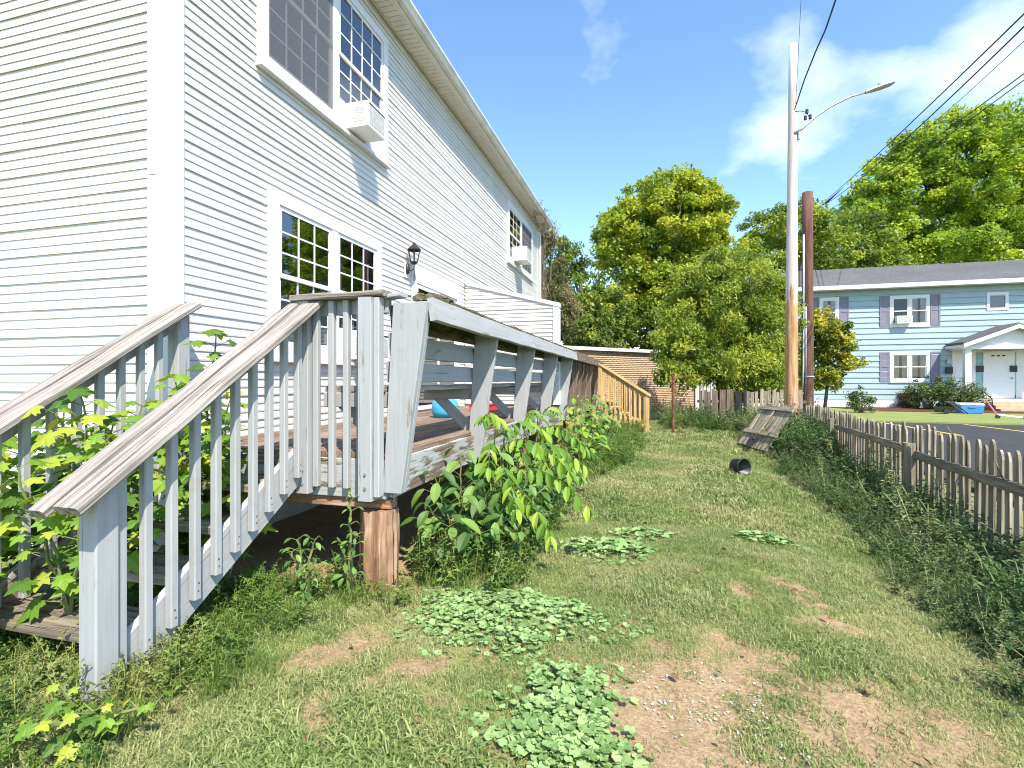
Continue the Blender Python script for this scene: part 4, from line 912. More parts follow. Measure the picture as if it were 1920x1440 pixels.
mb = MB(); mb.tube([at(1507, 440, 16.28), at(1506.5, 560, 16.27), at(1506, 690, 16.26), at(1504, 735, 16.25)], .03, 8); mb.build('conduit', M['conduit'], p2, True)
mb = MB(); mb.tube([at(1511, 575, 16.28), at(1511, 720, 16.26)], .022, 8); mb.build('conduit', M['conduit'], p2, True)
q = at(1514, 706, 16.5); mb = MB(); mb.lathe([(.195, -.02), (.2, -.02), (.2, .02), (.195, .02)], q, 20); mb.build('strap', M['conduit'], p2)
def wire(label, pts, r, n=18, sag=.0, name='power_line'):
    P = []
    for i in range(len(pts)-1):
        for k in range(n):
            t = k/n; v = pts[i].lerp(pts[i+1], t); v.z -= sag*4*t*(1-t); P.append(v)
    P.append(pts[-1]); return tag(MB().tube(P, r, 6).build(name, M['cable'], None, True), label, 'cable', 'overhead cables')
wire('wavy cable rising from the pale pole out of the top of the picture', [at(1490, 205, 12.6), at(1508, 150, 11.2), at(1530, 95, 10), at(1548, 55, 9.2), at(1560, 20, 8.6), at(1590, -70, 7.5)], .014, 4)
wire('upper of the two thick overhead cables running to the big maple', [at(2100, -150, 9), at(1548, 376, 36)], .022, 30, .15)
wire('lower of the two thick overhead cables, ending at a black clamp', [at(2100, -128, 9), at(1550, 382, 36)], .022, 30, .35)
wire('thin single overhead cable between the thick pair and the low pair', [at(2100, -95, 9.5), at(1700, 270, 38)], .013, 30, .2)
wire('upper cable of the low pair crossing the big maple', [at(2100, 5, 9.5), at(1540, 402, 40)], .016, 30, .2)
wire('lower cable of the low pair crossing the big maple', [at(2100, 16, 9.5), at(1545, 408, 40)], .014, 30, .25)
wire('hair thin straight wire dropping to the pale pole from above', [at(1505, -60, 12), at(1492, 195, 12.55)], .006, 8)
q = at(1549, 380, 36); tag(MB().tube([q-Vector((.25, 0, .15)), q, q+Vector((.3, -.2, .25)), q+Vector((.9, -.5, .8))], [.03, .09, .06, .02], 8).build('cable_clamp', M['cable'], None, True), 'small black clamp at the end of the thick cable', 'clamp')
# ================================================================== TREES
def crown_mesh(lobes, nclump, per, rc, leaf, up=.35, seed=1, hollow=.5, hang=0.0, aspect=.62):
    """lobes: (centre, radii). leaves are small folded diamonds gathered in clumps"""
    g = np.random.default_rng(seed); w = np.array([l[1][0]*l[1][1]*l[1][2] for l in lobes])**.67; w /= w.sum()
    C = []; nclump = int(nclump*1.9); per = int(per*.85); rc = rc*.78; leaf = leaf*.76
    for i in range(nclump):
        l = lobes[g.choice(len(lobes), p=w)]; d = g.normal(size=3); d /= np.linalg.norm(d); r = hollow+(1-hollow)*g.random()**.6
        C.append(np.array(l[0])+d*np.array(l[1])*r)
    C = np.array(C); rr = rc*g.uniform(.6, 1.35, nclump)
    N = nclump*per; idx = np.repeat(np.arange(nclump), per)
    d = g.normal(size=(N, 3)); d /= np.linalg.norm(d, axis=1)[:, None]; d[:, 2] *= .72
    rad = rr[idx]*g.random(N)**.45*1.12
    P = C[idx]+d*rad[:, None]
    nrm = d*.5+np.array([.12, -.15, up+.3])+g.normal(size=(N, 3))*.7; nrm /= np.linalg.norm(nrm, axis=1)[:, None]
    t = g.normal(size=(N, 3)); t[:, 2] -= hang; t -= nrm*(t*nrm).sum(1)[:, None]; t /= np.linalg.norm(t, axis=1)[:, None]; b = np.cross(nrm, t)
    s = leaf*g.uniform(.65, 1.3, N)[:, None]
    V = np.stack([P-t*s, P+b*s*aspect-nrm*s*.12, P+t*s, P-b*s*aspect-nrm*s*.12], 1).reshape(-1, 3)
    F = np.arange(N*4).reshape(N, 4)
    ct = g.random(nclump); tint = np.repeat(np.clip(.65*ct[idx]+.35*g.random(N), 0, 1), 4)
    return np_mesh('crown', V, F, {'tint': tint}), C
def tree(name, label, base, lobes, nclump, per, rc, leaf, mat, tr=.25, limbs=14, seed=1, group=None, hang=0.0, hollow=.5, bark=None, lean=(0, 0), aspect=.62):
    bark = bark or M['bark']; base = Vector(base); t = thing(name, label, 'tree', base, group)
    m, C = crown_mesh(lobes, nclump, per, rc, leaf, seed=seed, hang=hang, hollow=hollow, aspect=aspect)
    put('crown', m, mat, t)
    rnd = random.Random(seed); zt = max(l[0][2] for l in lobes); cx = np.mean([l[0] for l in lobes], 0)
    topp = Vector((cx[0], cx[1], zt)); mb = MB(); n = 7; P = []
    for i in range(n+1):
        f = i/n; v = base.lerp(topp, f); v.z = base.z-.2+(zt-base.z+.2)*f; v += Vector((rnd.uniform(-1, 1), rnd.uniform(-1, 1), 0))*tr*.5*math.sin(f*3.1); P.append(v)
    mb.tube(P, [tr*(1.25 if i == 0 else 1-.8*i/n) for i in range(n+1)], 12); mb.build('trunk', bark, t, True)
    for k in range(limbs):
        e = Vector(C[rnd.randrange(len(C))]); s = P[rnd.randrange(2, n)]
        if e.z < s.z-.5: s = P[2]
        mid = s.lerp(e, .5)+Vector((0, 0, .12*(e-s).length)); r = tr*rnd.uniform(.22, .42)
        MB().tube([s, s.lerp(mid, .6), mid, e], [r, r*.8, r*.6, r*.15], 7).build('limb', bark, t, True)
    return t
def L(px, py, d, rx, rz, ry=None): p = at(px, py, d); return ((p.x, p.y, p.z), (rx, ry or rx, rz))
def gb_(px, d): p = at(px, 700, d); return (p.x, p.y, 0)
tree('maple_tree', 'round yellow green maple tree behind the brick outbuilding', gb_(1253, 29), [L(1250, 420, 29, 3.4, 2.6), L(1180, 440, 28.5, 2.0, 1.9), L(1312, 405, 29, 1.8, 1.8), L(1265, 372, 29, 2.2, 1.3), L(1160, 500, 28, 1.5, 1.5), L(1318, 470, 29, 1.6, 1.8), L(1240, 540, 28, 2.2, 1.3), L(1130, 590, 27, 1.5, 1.8), L(1205, 560, 27.5, 1.5, 1.2), L(1290, 500, 28.5, 1.8, 1.6)], 330, 150, .62, .135, M['lf_maple'], .34, 22, 3, 'tall trees behind the yard', hollow=.62)
tree('shade_tree', 'dark green tree right beside the far end of the white house', gb_(1075, 25), [L(1075, 540, 25, 1.5, 2.1), L(1068, 480, 25, .7, 1.0), L(1090, 610, 24.5, 1.5, 1.4), L(1130, 600, 26, 1.6, 1.7)], 90, 140, .55, .11, M['lf_dark'], .25, 10, 5, 'tall trees behind the yard')
tree('vine_tree', 'olive brown vine hung tree touching the far corner of the white house', gb_(1032, 20), [L(1030, 520, 20, .75, 1.9), L(1022, 450, 20, .4, .8), L(1045, 590, 20, .8, 1.2)], 60, 150, .38, .085, M['lf_olive'], .13, 16, 6, 'tall trees behind the yard', hang=2.5, aspect=.3)
tree('leafy_tree', 'fine leaved green tree hanging over the back of the yard', gb_(1352, 16.5), [L(1340, 600, 16.5, 1.6, 1.5), L(1290, 650, 15.8, 1.15, .8), L(1390, 560, 16.8, 1.4, 1.3), L(1310, 540, 16.5, 1.0, .9), L(1390, 680, 16, 1.2, 1.1), L(1440, 620, 16.5, 1.0, 1.3), L(1345, 500, 17, .9, .7), L(1265, 700, 15.2, .6, .45), L(1420, 720, 15.8, .9, .7), L(1340, 690, 15.6, 1.0, .7), L(1450, 560, 17, .9, 1.0), L(1300, 600, 16, 1.0, .8)], 300, 150, .42, .095, M['lf_mid'], .16, 22, 8, 'tall trees behind the yard', hang=1.4, hollow=.35, aspect=.33)
tree('back_tree', 'mid green tree standing behind the two poles', gb_(1470, 31), [L(1450, 440, 31, 2.0, 1.7), L(1500, 430, 31, 1.9, 1.6), L(1440, 540, 30, 2.2, 2.2), L(1545, 470, 32, 2.0, 1.7), L(1490, 590, 30, 2.2, 2.0), L(1400, 500, 30, 1.5, 1.4)], 170, 140, .65, .13, M['lf_mid'], .3, 16, 9, 'tall trees behind the yard')
tree('big_maple_tree', 'huge bright green maple rising above the blue house roof', gb_(1790, 44), [L(1800, 360, 44, 8.2, 5.6), L(1700, 400, 43, 4.6, 4.0), L(1880, 330, 44, 5.5, 4.8), L(1790, 280, 44, 4.5, 2.8), L(1640, 440, 43, 2.8, 3.0), L(1960, 420, 44, 6, 5.5), L(1720, 300, 43.5, 2.8, 2.2), L(1880, 250, 44, 3.4, 2.2), L(1640, 380, 43, 2.2, 1.8), L(1800, 490, 42, 8, 2.0), L(1950, 260, 44, 3.6, 2.6), L(1660, 330, 43, 2.2, 1.8), L(1680, 470, 41, 4, 2.2), L(1620, 420, 42, 2.2, 1.8), L(1880, 430, 41, 5, 3)], 640, 150, .95, .19, M['lf_maple2'], .6, 34, 12, 'tall trees behind the yard', hollow=.62)
tree('dark_maple_tree', 'dark green tree filling the gap left of the huge maple', gb_(1590, 40), [L(1590, 470, 40, 3.6, 3.2), L(1560, 540, 39, 3.5, 2.6), L(1640, 520, 40, 3.6, 2.5)], 130, 130, .85, .17, M['lf_dark'], .4, 10, 13, 'tall trees behind the yard')
tree('understorey_tree', 'low dark green tree between the brick outbuilding roof and the maple', gb_(1190, 27), [L(1170, 620, 27, 2.6, 1.6), L(1250, 610, 27.5, 2.6, 1.7), L(1330, 600, 28, 2.6, 2.2), L(1110, 640, 26.5, 1.6, 1.3)], 120, 130, .6, .12, M['lf_dark'], .2, 8, 14, 'tall trees behind the yard')
tree('yellow_tree', 'small tree with yellow and orange leaves right of the dark pole', gb_(1545, 19), [L(1545, 640, 19, .85, .9), L(1570, 640, 18.6, .7, .75), L(1530, 600, 19.3, .5, .55), L(1590, 680, 18.5, .5, .45), L(1550, 710, 18.6, .7, .5)], 70, 110, .3, .075, M['lf_yel'], .07, 14, 15, hollow=.3)
tree('corner_tree', 'green tree standing directly behind the pale pole base', gb_(1440, 19), [L(1430, 690, 18.6, .9, 1.0), L(1470, 640, 19.5, .8, 1.2), L(1500, 690, 19.5, .8, .9), L(1380, 640, 19, .9, 1.1)], 80, 120, .4, .085, M['lf_mid'], .1, 8, 16, hollow=.3)
# bushes at the blue house
def bush(name, label, px, d, rx, rz, mat, n, leaf, seed):
    b = gb_(px, d); t = thing(name, label, 'bush', (b[0], b[1], -.05))
    m, C = crown_mesh([((b[0], b[1], rz*.9), (rx, rx*.7, rz)), ((b[0]-rx*.5, b[1], rz*.7), (rx*.7, rx*.6, rz*.75)), ((b[0]+rx*.5, b[1]-.2, rz*.65), (rx*.7, rx*.6, rz*.75))], n, 60, .22, leaf, seed=seed, hollow=.35)
    put('foliage', m, mat, t); mb = MB()
    for k in range(8): e = Vector(C[k % len(C)]); mb.tube([Vector((b[0], b[1], -.1)), Vector((b[0], b[1], .1)).lerp(e, .5), e], [.03, .02, .008], 5)
    mb.build('stems', M['twig'], t)
bush('evergreen_bush', 'round dark green bush in front of the blue house window', 1745, 22.9, .85, .75, M['lf_bush'], 60, .05, 31)
bush('evergreen_bush', 'green bush beside the porch steps behind the cooler', 1793, 22.0, .9, .75, M['lf_bush'], 70, .05, 32)
bush('brown_bush', 'small reddish brown bush left of the green bushes', 1703, 23.8, .42, .42, M['lf_brown'], 30, .04, 33)
bush('young_bush', 'pale green young bush against the blue siding by the yellow tree', 1612, 20.5, .38, .55, M['lf_bush'], 22, .05, 34)

# ================================================================== SMALL PLANTS
def leaf_mesh_lobed(s=1.0, seed=0):
    r = random.Random(seed); out = [(0, -.05), (.16, -.14), (.42, -.16), (.30, .05), (.62, .22), (.46, .30), (.52, .48), (.22, .46), (.20, .62), (.0, 1.0), (-.20, .62), (-.22, .46), (-.52, .48), (-.46, .30), (-.62, .22), (-.30, .05), (-.42, -.16), (-.16, -.14)]
    mb = MB(); vs = [(0, .22*s, 0.02*s)]
    for x, y in out: x *= 1+r.uniform(-.08, .08); y *= 1+r.uniform(-.06, .06); vs.append((x*s, y*s, s*(-.22*abs(x)-.18*y*y+.04*r.uniform(-1, 1))))
    mb.add(vs, [(0, 1+i, 1+(i+1) % len(out)) for i in range(len(out))]); return mb.mesh('leaf')
def leaf_mesh_oval(s=1.0, w=.25, seed=0, droop=.25):
    r = random.Random(seed); mb = MB(); vs = []; n = 6
    for i in range(n+1):
        f = i/n; ww = w*math.sin(math.pi*min(1, f*.93+.05))**.8*(1.0 if f < .55 else 1.0); z = -droop*f*f
        if i == n: ww = .004
        vs += [(-ww*s, f*s, (z+ww*.35)*s), (0, f*s, z*s), (ww*s, f*s, (z+ww*.35)*s)]
    fs = []
    for i in range(n): a = 3*i; fs += [(a, a+1, a+4, a+3), (a+1, a+2, a+5, a+4)]
    mb.add(vs, fs); return mb.mesh('leaf')
def leaf_mesh_round(s=1.0, seed=0):
    r = random.Random(seed); n = 12; mb = MB(); vs = [(0, .1*s, -.06*s)]
    for i in range(n): t = 2*math.pi*i/n+math.pi/2; q = 1+(.10 if i % 2 else -.03)-(.45 if i == 6 else 0)+r.uniform(-.05, .05); vs.append((math.cos(t)*q*s*.5, math.sin(t)*q*s*.5, r.uniform(-.05, .07)*s))
    mb.add(vs, [(0, 1+i, 1+(i+1) % n) for i in range(n)]); return mb.mesh('leaf')
def withmat(ms, mat):
    for m in ms: m.materials.append(mat)
    return ms
LOB = withmat([leaf_mesh_lobed(1, k) for k in range(5)], M['leaf_sap'])
OVA = withmat([leaf_mesh_oval(1, .26, k, .2+.08*k) for k in range(3)], M['leaf_shrub'])
AIL = withmat([leaf_mesh_oval(1, .19, k, .15+.1*k) for k in range(3)], M['leaf_ail'])
def lmat(p, d, up, s):
    d = Vector(d).normalized(); up = Vector(up); z = (up-d*up.dot(d)).normalized(); x = d.cross(z); m = Matrix((x, d, z)).transposed().to_4x4(); m = m @ Matrix.Scale(s, 4); m.translation = p; return m
def sapling(label, base, tips, size=.10, meshes=LOB, gap=.075, name='maple_sapling', cat='sapling', group=None, seed=1, spread=.11, low=.15):
    rnd = random.Random(seed); base = Vector(base); t = thing(name, label, cat, base, group); mb = MB(); leaves = []
    for tip in tips:
        tip = Vector(tip); n = max(4, int((tip-base).length/gap)); P = []
        for i in range(n+1):
            f = i/n; v = base.lerp(tip, f); v += Vector((rnd.uniform(-.012, .012), rnd.uniform(-.012, .012), .05*math.sin(f*3.14))); P.append(v)
        mb.tube(P, [.009*(1-.75*i/n)+.002 for i in range(n+1)], 5); ang = rnd.random()*6.28
        for i in range(1, n+1):
            f = i/n
            if f < low: continue
            ang += 1.57+rnd.uniform(-.4, .4)
            for s in (0, math.pi):
                h = Vector((math.cos(ang+s), math.sin(ang+s), .25+.3*f)); q = P[i]+h*spread*rnd.uniform(.5, 1.1)*(1.15-.5*f)
                mb.tube([P[i], q], [.0025, .0018], 4)
                leaves.append((q, Vector((h.x, h.y, rnd.uniform(-.9, -.05))), Vector((h.x*.25+.25, h.y*.25-.3, 1)), size*rnd.uniform(.55, 1.2)*(1.05-.35*f)))
    mb.build('stem', M['stem'], t)
    rnd.shuffle(leaves)
    for q, d, u, s in leaves[:290]: put('leaf', rnd.choice(meshes), None, t, lmat(q, d, u, s))
    return t
sapling('tallest bright green maple sapling growing up through the old stairs', (-2.62, 2.42, .0), [(-2.60, 2.55, 1.52), (-2.72, 2.38, 1.25), (-2.45, 2.52, 1.15), (-2.66, 2.60, 1.05), (-2.5, 2.35, .9), (-2.8, 2.55, 1.2)], .145, gap=.075, seed=2, name='maple_sapling')
sapling('maple sapling with yellow tip leaves between the stair rails', (-2.66, 1.98, 0), [(-2.72, 1.86, 1.18), (-2.55, 2.12, 1.10), (-2.78, 2.06, 1.02), (-2.42, 1.98, .82), (-2.85, 1.85, 1.08), (-2.6, 1.9, .95), (-2.75, 2.2, 1.1)], .14, gap=.07, seed=3)
sapling('maple sapling spilling over the lowest old treads', (-2.60, 1.75, .1), [(-2.45, 1.70, .75), (-2.75, 1.62, .85), (-2.35, 1.92, .55), (-2.62, 1.62, .7)], .12, seed=4, gap=.09)
sapling('leafy maple sapling under the old stair treads', (-2.35, 2.35, .0), [(-2.28, 2.42, .82), (-2.42, 2.22, .70), (-2.22, 2.55, .62), (-2.30, 2.28, .95)], .12, seed=5, gap=.1)
sapling('dense dark green sapling at the left edge behind the left stair rail', (-3.35, 2.05, 0), [(-3.3, 1.95, 1.0), (-3.4, 2.25, 1.05), (-3.25, 1.75, .75), (-3.2, 2.15, .8), (-3.45, 1.85, .9), (-3.5, 2.3, 1.0), (-3.3, 2.4, .95), (-3.6, 2.0, .9), (-3.2, 1.85, .6)], .17, gap=.085, seed=6, meshes=withmat([m.copy() for m in LOB], None) if False else LOB)
sapling('broad leaved weed at the foot of the left stair rail', (-2.95, 1.45, 0), [(-3.0, 1.35, .62), (-2.85, 1.5, .5), (-3.1, 1.5, .7), (-2.9, 1.65, .75), (-3.15, 1.7, .8), (-2.75, 1.4, .4)], .15, seed=7, low=.1)
sapling('light green sapling in the lower left corner of the picture', (-1.82, 1.27, 0), [(-1.75, 1.24, .17), (-1.95, 1.28, .2), (-1.65, 1.35, .13), (-1.88, 1.16, .15)], .062, gap=.04, seed=8, low=.2, spread=.07)
OVS = OVA
sapling('broad leaved green shrub under the deck edge beside the log post', (-1.25, 3.22, 0), [(-1.38, 3.1, .62), (-1.15, 3.0, .55), (-1.3, 3.4, .72), (-1.05, 3.15, .45), (-1.42, 3.28, .5), (-1.0, 3.3, .55), (-1.2, 2.92, .35), (-1.02, 3.0, .3), (-1.35, 2.95, .45), (-.9, 3.15, .35), (-1.1, 3.45, .7), (-.85, 3.35, .5), (-1.4, 3.05, .3)], .19, OVS, .085, 'broadleaf_shrub', 'shrub', seed=9, spread=.12)
sapling('dense mid green shrub filling the space below the deck rim', (-1.1, 3.55, 0), [(-1.3, 3.5, .5), (-1.0, 3.3, .4), (-.85, 3.6, .45), (-1.25, 3.8, .6), (-.8, 3.2, .25), (-1.35, 3.3, .4), (-.7, 3.5, .3), (-1.0, 3.9, .6), (-.75, 3.9, .45), (-1.15, 3.2, .3)], .15, OVS, .075, 'broadleaf_shrub', 'shrub', seed=39, spread=.12, low=.05)
sapling('green shrub along the deck rim past the arching fronds', (-1.1, 4.6, 0), [(-1.3, 4.4, .65), (-1.0, 4.3, .5), (-.85, 4.7, .5), (-1.25, 4.9, .7), (-.75, 4.4, .3), (-.7, 4.9, .4), (-1.1, 5.3, .65), (-.9, 5.5, .5), (-.7, 5.3, .3)], .15, OVS, .08, 'broadleaf_shrub', 'shrub', seed=40, spread=.13, low=.05)
sapling('slim weed growing in front of the dark gap below the deck', (-1.66, 2.56, 0), [(-1.67, 2.58, .60), (-1.60, 2.52, .38), (-1.72, 2.54, .34)], .055, OVS, .045, 'tall_weed', 'weed', seed=10, spread=.05)
sapling('leafy weed clump in front of the stair stringer', (-1.85, 2.42, 0), [(-1.9, 2.38, .3), (-1.8, 2.45, .36), (-1.95, 2.5, .33), (-1.75, 2.36, .24)], .06, OVS, .05, 'leafy_weed', 'weed', seed=11, spread=.06)
# compound leaved shrub (tree of heaven kind): arching fronds of paired leaflets
def fronds(label, base, ends, seed, size=.125, name='compound_leaf_shrub'):
    rnd = random.Random(seed); base = Vector(base); t = thing(name, label, 'shrub', base); mb = MB(); lv = []
    for (s, e) in ends:
        s = Vector(s); e = Vector(e); mb.tube([base, base.lerp(s, .6)+Vector((0, 0, .08)), s], [.011, .008, .005], 6)
        n = 9; P = []
        for i in range(n+1):
            f = i/n; v = s.lerp(e, f); v.z += .13*math.sin(f*math.pi)*(e-s).length*1.5; P.append(v)
        mb.tube(P, [.004-.0025*i/n for i in range(n+1)], 5)
        for i in range(1, n+1):
            d = (P[i]-P[i-1]).normalized(); sd = d.cross(Vector((0, 0, 1))).normalized()
            for k in (-1, 1): lv.append((P[i], sd*k*rnd.uniform(.45, 1.0)+d*rnd.uniform(.1, .6)+Vector((0, 0, -.6-rnd.uniform(-.3, .5))), Vector((.2+rnd.uniform(-.4, .4), -.25+rnd.uniform(-.4, .4), .5))+sd*k*rnd.uniform(.3, 1.1), size*rnd.uniform(.8, 1.15)*(1-.35*abs(i/n-.5))))
        lv.append((P[-1], (P[-1]-P[-2]), Vector((0, 0, 1)), size*.8))
    mb.build('stem', M['stem'], t); rnd.shuffle(lv)
    for q, d, u, s in lv[:295]: put('leaflet', rnd.choice(AIL), None, t, lmat(q, d, u, s))
fronds('bright green compound leaved shrub arching out from the deck edge', (-1.12, 3.75, 0), [((-1.1, 3.7, .75), (-.55, 3.5, .62)), ((-1.05, 3.6, .55), (-.42, 3.45, .40)), ((-1.15, 3.7, .8), (-.85, 4.2, .8)), ((-1.1, 3.55, .6), (-.8, 3.05, .45)), ((-1.1, 3.6, .45), (-.62, 3.2, .25)), ((-1.18, 3.7, .72), (-1.05, 3.25, .66)), ((-1.1, 3.8, .85), (-1.15, 3.4, .98)), ((-1.05, 3.75, .7), (-.5, 3.9, .6)), ((-1.1, 3.9, .6), (-.65, 4.3, .5)), ((-1.1, 3.6, .35), (-.7, 3.5, .2))], 21)
fronds('second compound leaved shrub farther along the deck edge', (-1.15, 5.0, 0), [((-1.1, 5, .75), (-.6, 4.8, .6)), ((-1.1, 5, .85), (-1.1, 4.6, .9)), ((-1.1, 5.1, .7), (-.6, 5.3, .5)), ((-1.1, 4.9, .5), (-.6, 4.5, .4)), ((-1.1, 5.1, .8), (-1.0, 5.6, .9)), ((-1.1, 4.9, .45), (-.8, 4.6, .25))], 22)
sapling('leafy bush growing against the deck edge before the brown supports', (-1.0, 7.2, 0), [(-1.1, 6.6, .8), (-.9, 6.9, .7), (-1.1, 7.4, .95), (-.8, 7.5, .7), (-1.0, 8.2, .95), (-.75, 8.0, .6), (-.7, 6.7, .45), (-1.15, 8.8, .95), (-.6, 7.3, .4)], .16, withmat([leaf_mesh_oval(1, .3, k, .2) for k in range(2)], M['leaf_ail']), .11, 'deck_edge_bush', 'bush', seed=23, spread=.16)
sapling('leafy bush growing over the brown deck supports', (-.95, 9.8, 0), [(-1.0, 9.4, .9), (-.8, 9.8, .75), (-1.0, 10.3, .9), (-.7, 10.5, .6), (-1.05, 10.9, .8), (-.6, 9.5, .5)], .18, withmat([leaf_mesh_oval(1, .3, k, .2) for k in range(2)], M['leaf_shrub']), .13, 'deck_edge_bush', 'bush', seed=24, spread=.18)

# ================================================================== SCATTERED GROUND COVER
def scatter(name, pts, rots, scl, protos, label, cat, pid=None):
    col = bpy.data.collections.new(name+'_source')
    for i, m in enumerate(protos): col.objects.link(bpy.data.objects.new(f'{name}_{i:02d}', m))
    n = len(pts); me = bpy.data.meshes.new(name); me.vertices.add(n); me.vertices.foreach_set('co', np.asarray(pts, np.float32).ravel())
    a = me.attributes.new('rot', 'FLOAT_VECTOR', 'POINT'); a.data.foreach_set('vector', np.asarray(rots, np.float32).ravel())
    a = me.attributes.new('scl', 'FLOAT', 'POINT'); a.data.foreach_set('value', np.asarray(scl, np.float32))
    a = me.attributes.new('pid', 'INT', 'POINT'); a.data.foreach_set('value', np.asarray(pid if pid is not None else RNG.integers(0, len(protos), n), np.int32))
    ng = bpy.data.node_groups.new(name, 'GeometryNodeTree'); ng.interface.new_socket('Geometry', in_out='INPUT', socket_type='NodeSocketGeometry'); ng.interface.new_socket('Geometry', in_out='OUTPUT', socket_type='NodeSocketGeometry')
    N = ng.nodes; Lk = ng.links; gi = N.new('NodeGroupInput'); go = N.new('NodeGroupOutput'); ip = N.new('GeometryNodeInstanceOnPoints'); ci = N.new('GeometryNodeCollectionInfo')
    ci.inputs['Collection'].default_value = col; ci.inputs['Separate Children'].default_value = True; ci.inputs['Reset Children'].default_value = True
    def attr(nm, ty):
        q = N.new('GeometryNodeInputNamedAttribute'); q.data_type = ty; q.inputs['Name'].default_value = nm; return q.outputs[0]
    Lk.new(gi.outputs[0], ip.inputs['Points']); Lk.new(ci.outputs[0], ip.inputs['Instance']); ip.inputs['Pick Instance'].default_value = True
    Lk.new(attr('pid', 'INT'), ip.inputs['Instance Index'])
    er = N.new('FunctionNodeEulerToRotation'); Lk.new(attr('rot', 'FLOAT_VECTOR'), er.inputs[0]); Lk.new(er.outputs[0], ip.inputs['Rotation'])
    Lk.new(attr('scl', 'FLOAT'), ip.inputs['Scale']); Lk.new(ip.outputs[0], go.inputs[0])
    o = put(name, me); md = o.modifiers.new('scatter', 'NODES'); md.node_group = ng
    return tag(o, label, cat, kind='stuff')
def blades(n, rad, h0, h1, w, bend, mat, seed):
    g = np.random.default_rng(seed); V = []; F = []; T = []
    for k in range(n):
        r = rad*math.sqrt(g.random()); t = g.random()*6.28; p = np.array([r*math.cos(t), r*math.sin(t), -.004]); h = g.uniform(h0, h1); a = g.random()*6.28
        d = np.array([math.cos(a), math.sin(a), 0]); s = np.array([-d[1], d[0], 0])*w*g.uniform(.6, 1.2); b = bend*g.uniform(.3, 1.3)
        m = p+d*h*b*.35+np.array([0, 0, h*.6]); e = p+d*h*b+np.array([0, 0, h*max(.25, 1-.5*b)]); i = len(V)
        V += [p-s, p+s, m+s*.8, m-s*.8, e]; F += [(i, i+1, i+2, i+3), (i+3, i+2, i+4)]; T += [g.random()]*5
    m = bpy.data.meshes.new('blades'); m.from_pydata([tuple(v) for v in V], [], F); at_ = m.attributes.new('tint', 'FLOAT', 'POINT'); at_.data.foreach_set('value', np.array(T, np.float32)); m.materials.append(mat); return m
def weedmesh(seed, h, nst, mat, lf=.05, wd=.3, seedhead=False, spread=.5):
    g = np.random.default_rng(seed); V = []; F = []; T = []
    for s in range(nst):
        a = g.random()*6.28; le = g.uniform(.1, spread); hh = h*g.uniform(.6, 1.1); n = int(hh/.032)+3; tw = g.random()
        base = np.array([g.normal()*.03, g.normal()*.03, 0]); pts = []
        for i in range(n+1):
            f = i/n; pts.append(base+np.array([math.cos(a)*le*f*f*hh, math.sin(a)*le*f*f*hh, hh*f*(1-.25*le*f)]))
        for i in range(n):
            k = len(V); q = np.array([-math.sin(a), math.cos(a), 0])*.0022; V += [pts[i]-q, pts[i]+q, pts[i+1]+q*.8, pts[i+1]-q*.8]; F.append((k, k+1, k+2, k+3)); T += [.85+.1*tw]*4
            if i/n < .12: continue
            for c in range(2):
                t = g.random()*6.28; el = g.uniform(-.3, .8); d = np.array([math.cos(t)*math.cos(el), math.sin(t)*math.cos(el), math.sin(el)]); up = np.array([0, 0, 1.])+g.normal(size=3)*.4; sd = np.cross(d, up); sd /= np.linalg.norm(sd)+1e-6
                l = lf*g.uniform(.5, 1.2)*(1.1-.5*i/n); k = len(V); o = pts[i+1]; V += [o, o+d*l*.5+sd*l*wd*.5, o+d*l-np.array([0, 0, l*.2]), o+d*l*.5-sd*l*wd*.5]; F.append((k, k+1, k+2, k+3)); T += [g.random()*.8]*4
    m = bpy.data.meshes.new('weed'); m.from_pydata([tuple(v) for v in V], [], F); at_ = m.attributes.new('tint', 'FLOAT', 'POINT'); at_.data.foreach_set('value', np.array(T, np.float32)); m.materials.append(mat); return m
def rand_pts(n, x0, x1, y0, y1, keep):
    x = RNG.uniform(x0, x1, n); y = RNG.uniform(y0, y1, n); k = RNG.random(n) < keep(x, y); x, y = x[k], y[k]
    return x, y, gz(x, y)
def inview(x, y, m=0.12):
    d = -SY*x+CY*y; u = (CY*x+SY*y)/np.maximum(d, .01); return (d > .15) & (np.abs(u) < 1.7)
def in_yard(x, y):
    ok = (x < fence_x(y)+.1)
    deckz = (x < -1.42) & (y > 2.72) & (y < 13.6); hs = (x < -3.1) & (y > 2.6)
    return ok & ~deckz & ~hs & inview(x, y)
# lawn
gl = [blades(34, .06, .012, .04, .0019, 1.25, M['grass'], 100+k) for k in range(6)]
gl2 = [blades(28, .10, .02, .06, .0038, 1.1, M['grass'], 120+k) for k in range(4)]
XS = []
def lawn_pts(n, x0, x1, y0, y1, s0, s1, lo, cut=1.1):
    def keep(x, y):
        d = dirt_f(x, y); pn = vnoise(x, y, 3.1, 9)
        return in_yard(x, y)*np.clip(1.0-cut*d-.42*(pn < .34), .03, 1)
    x, y, z = rand_pts(n, x0, x1, y0, y1, keep); k = len(x)
    tall = 1+.7*sstep(.55, .8, vnoise(x, y, 1.7, 12))
    return np.stack([x, y, z], 1), np.stack([RNG.normal(0, .12, k), RNG.normal(0, .12, k), RNG.uniform(0, 6.28, k)], 1), RNG.uniform(s0, s1, k)*tall*(1-.45*dirt_f(x, y)), RNG.integers(0, len(gl), k)+lo*0
A1 = lawn_pts(46000, -4.8, 3.2, 0.0, 4.6, .7, 1.15, 0); scatter('lawn_grass', *A1[:3], gl, 'short sunburnt lawn grass across the yard foreground', 'grass')
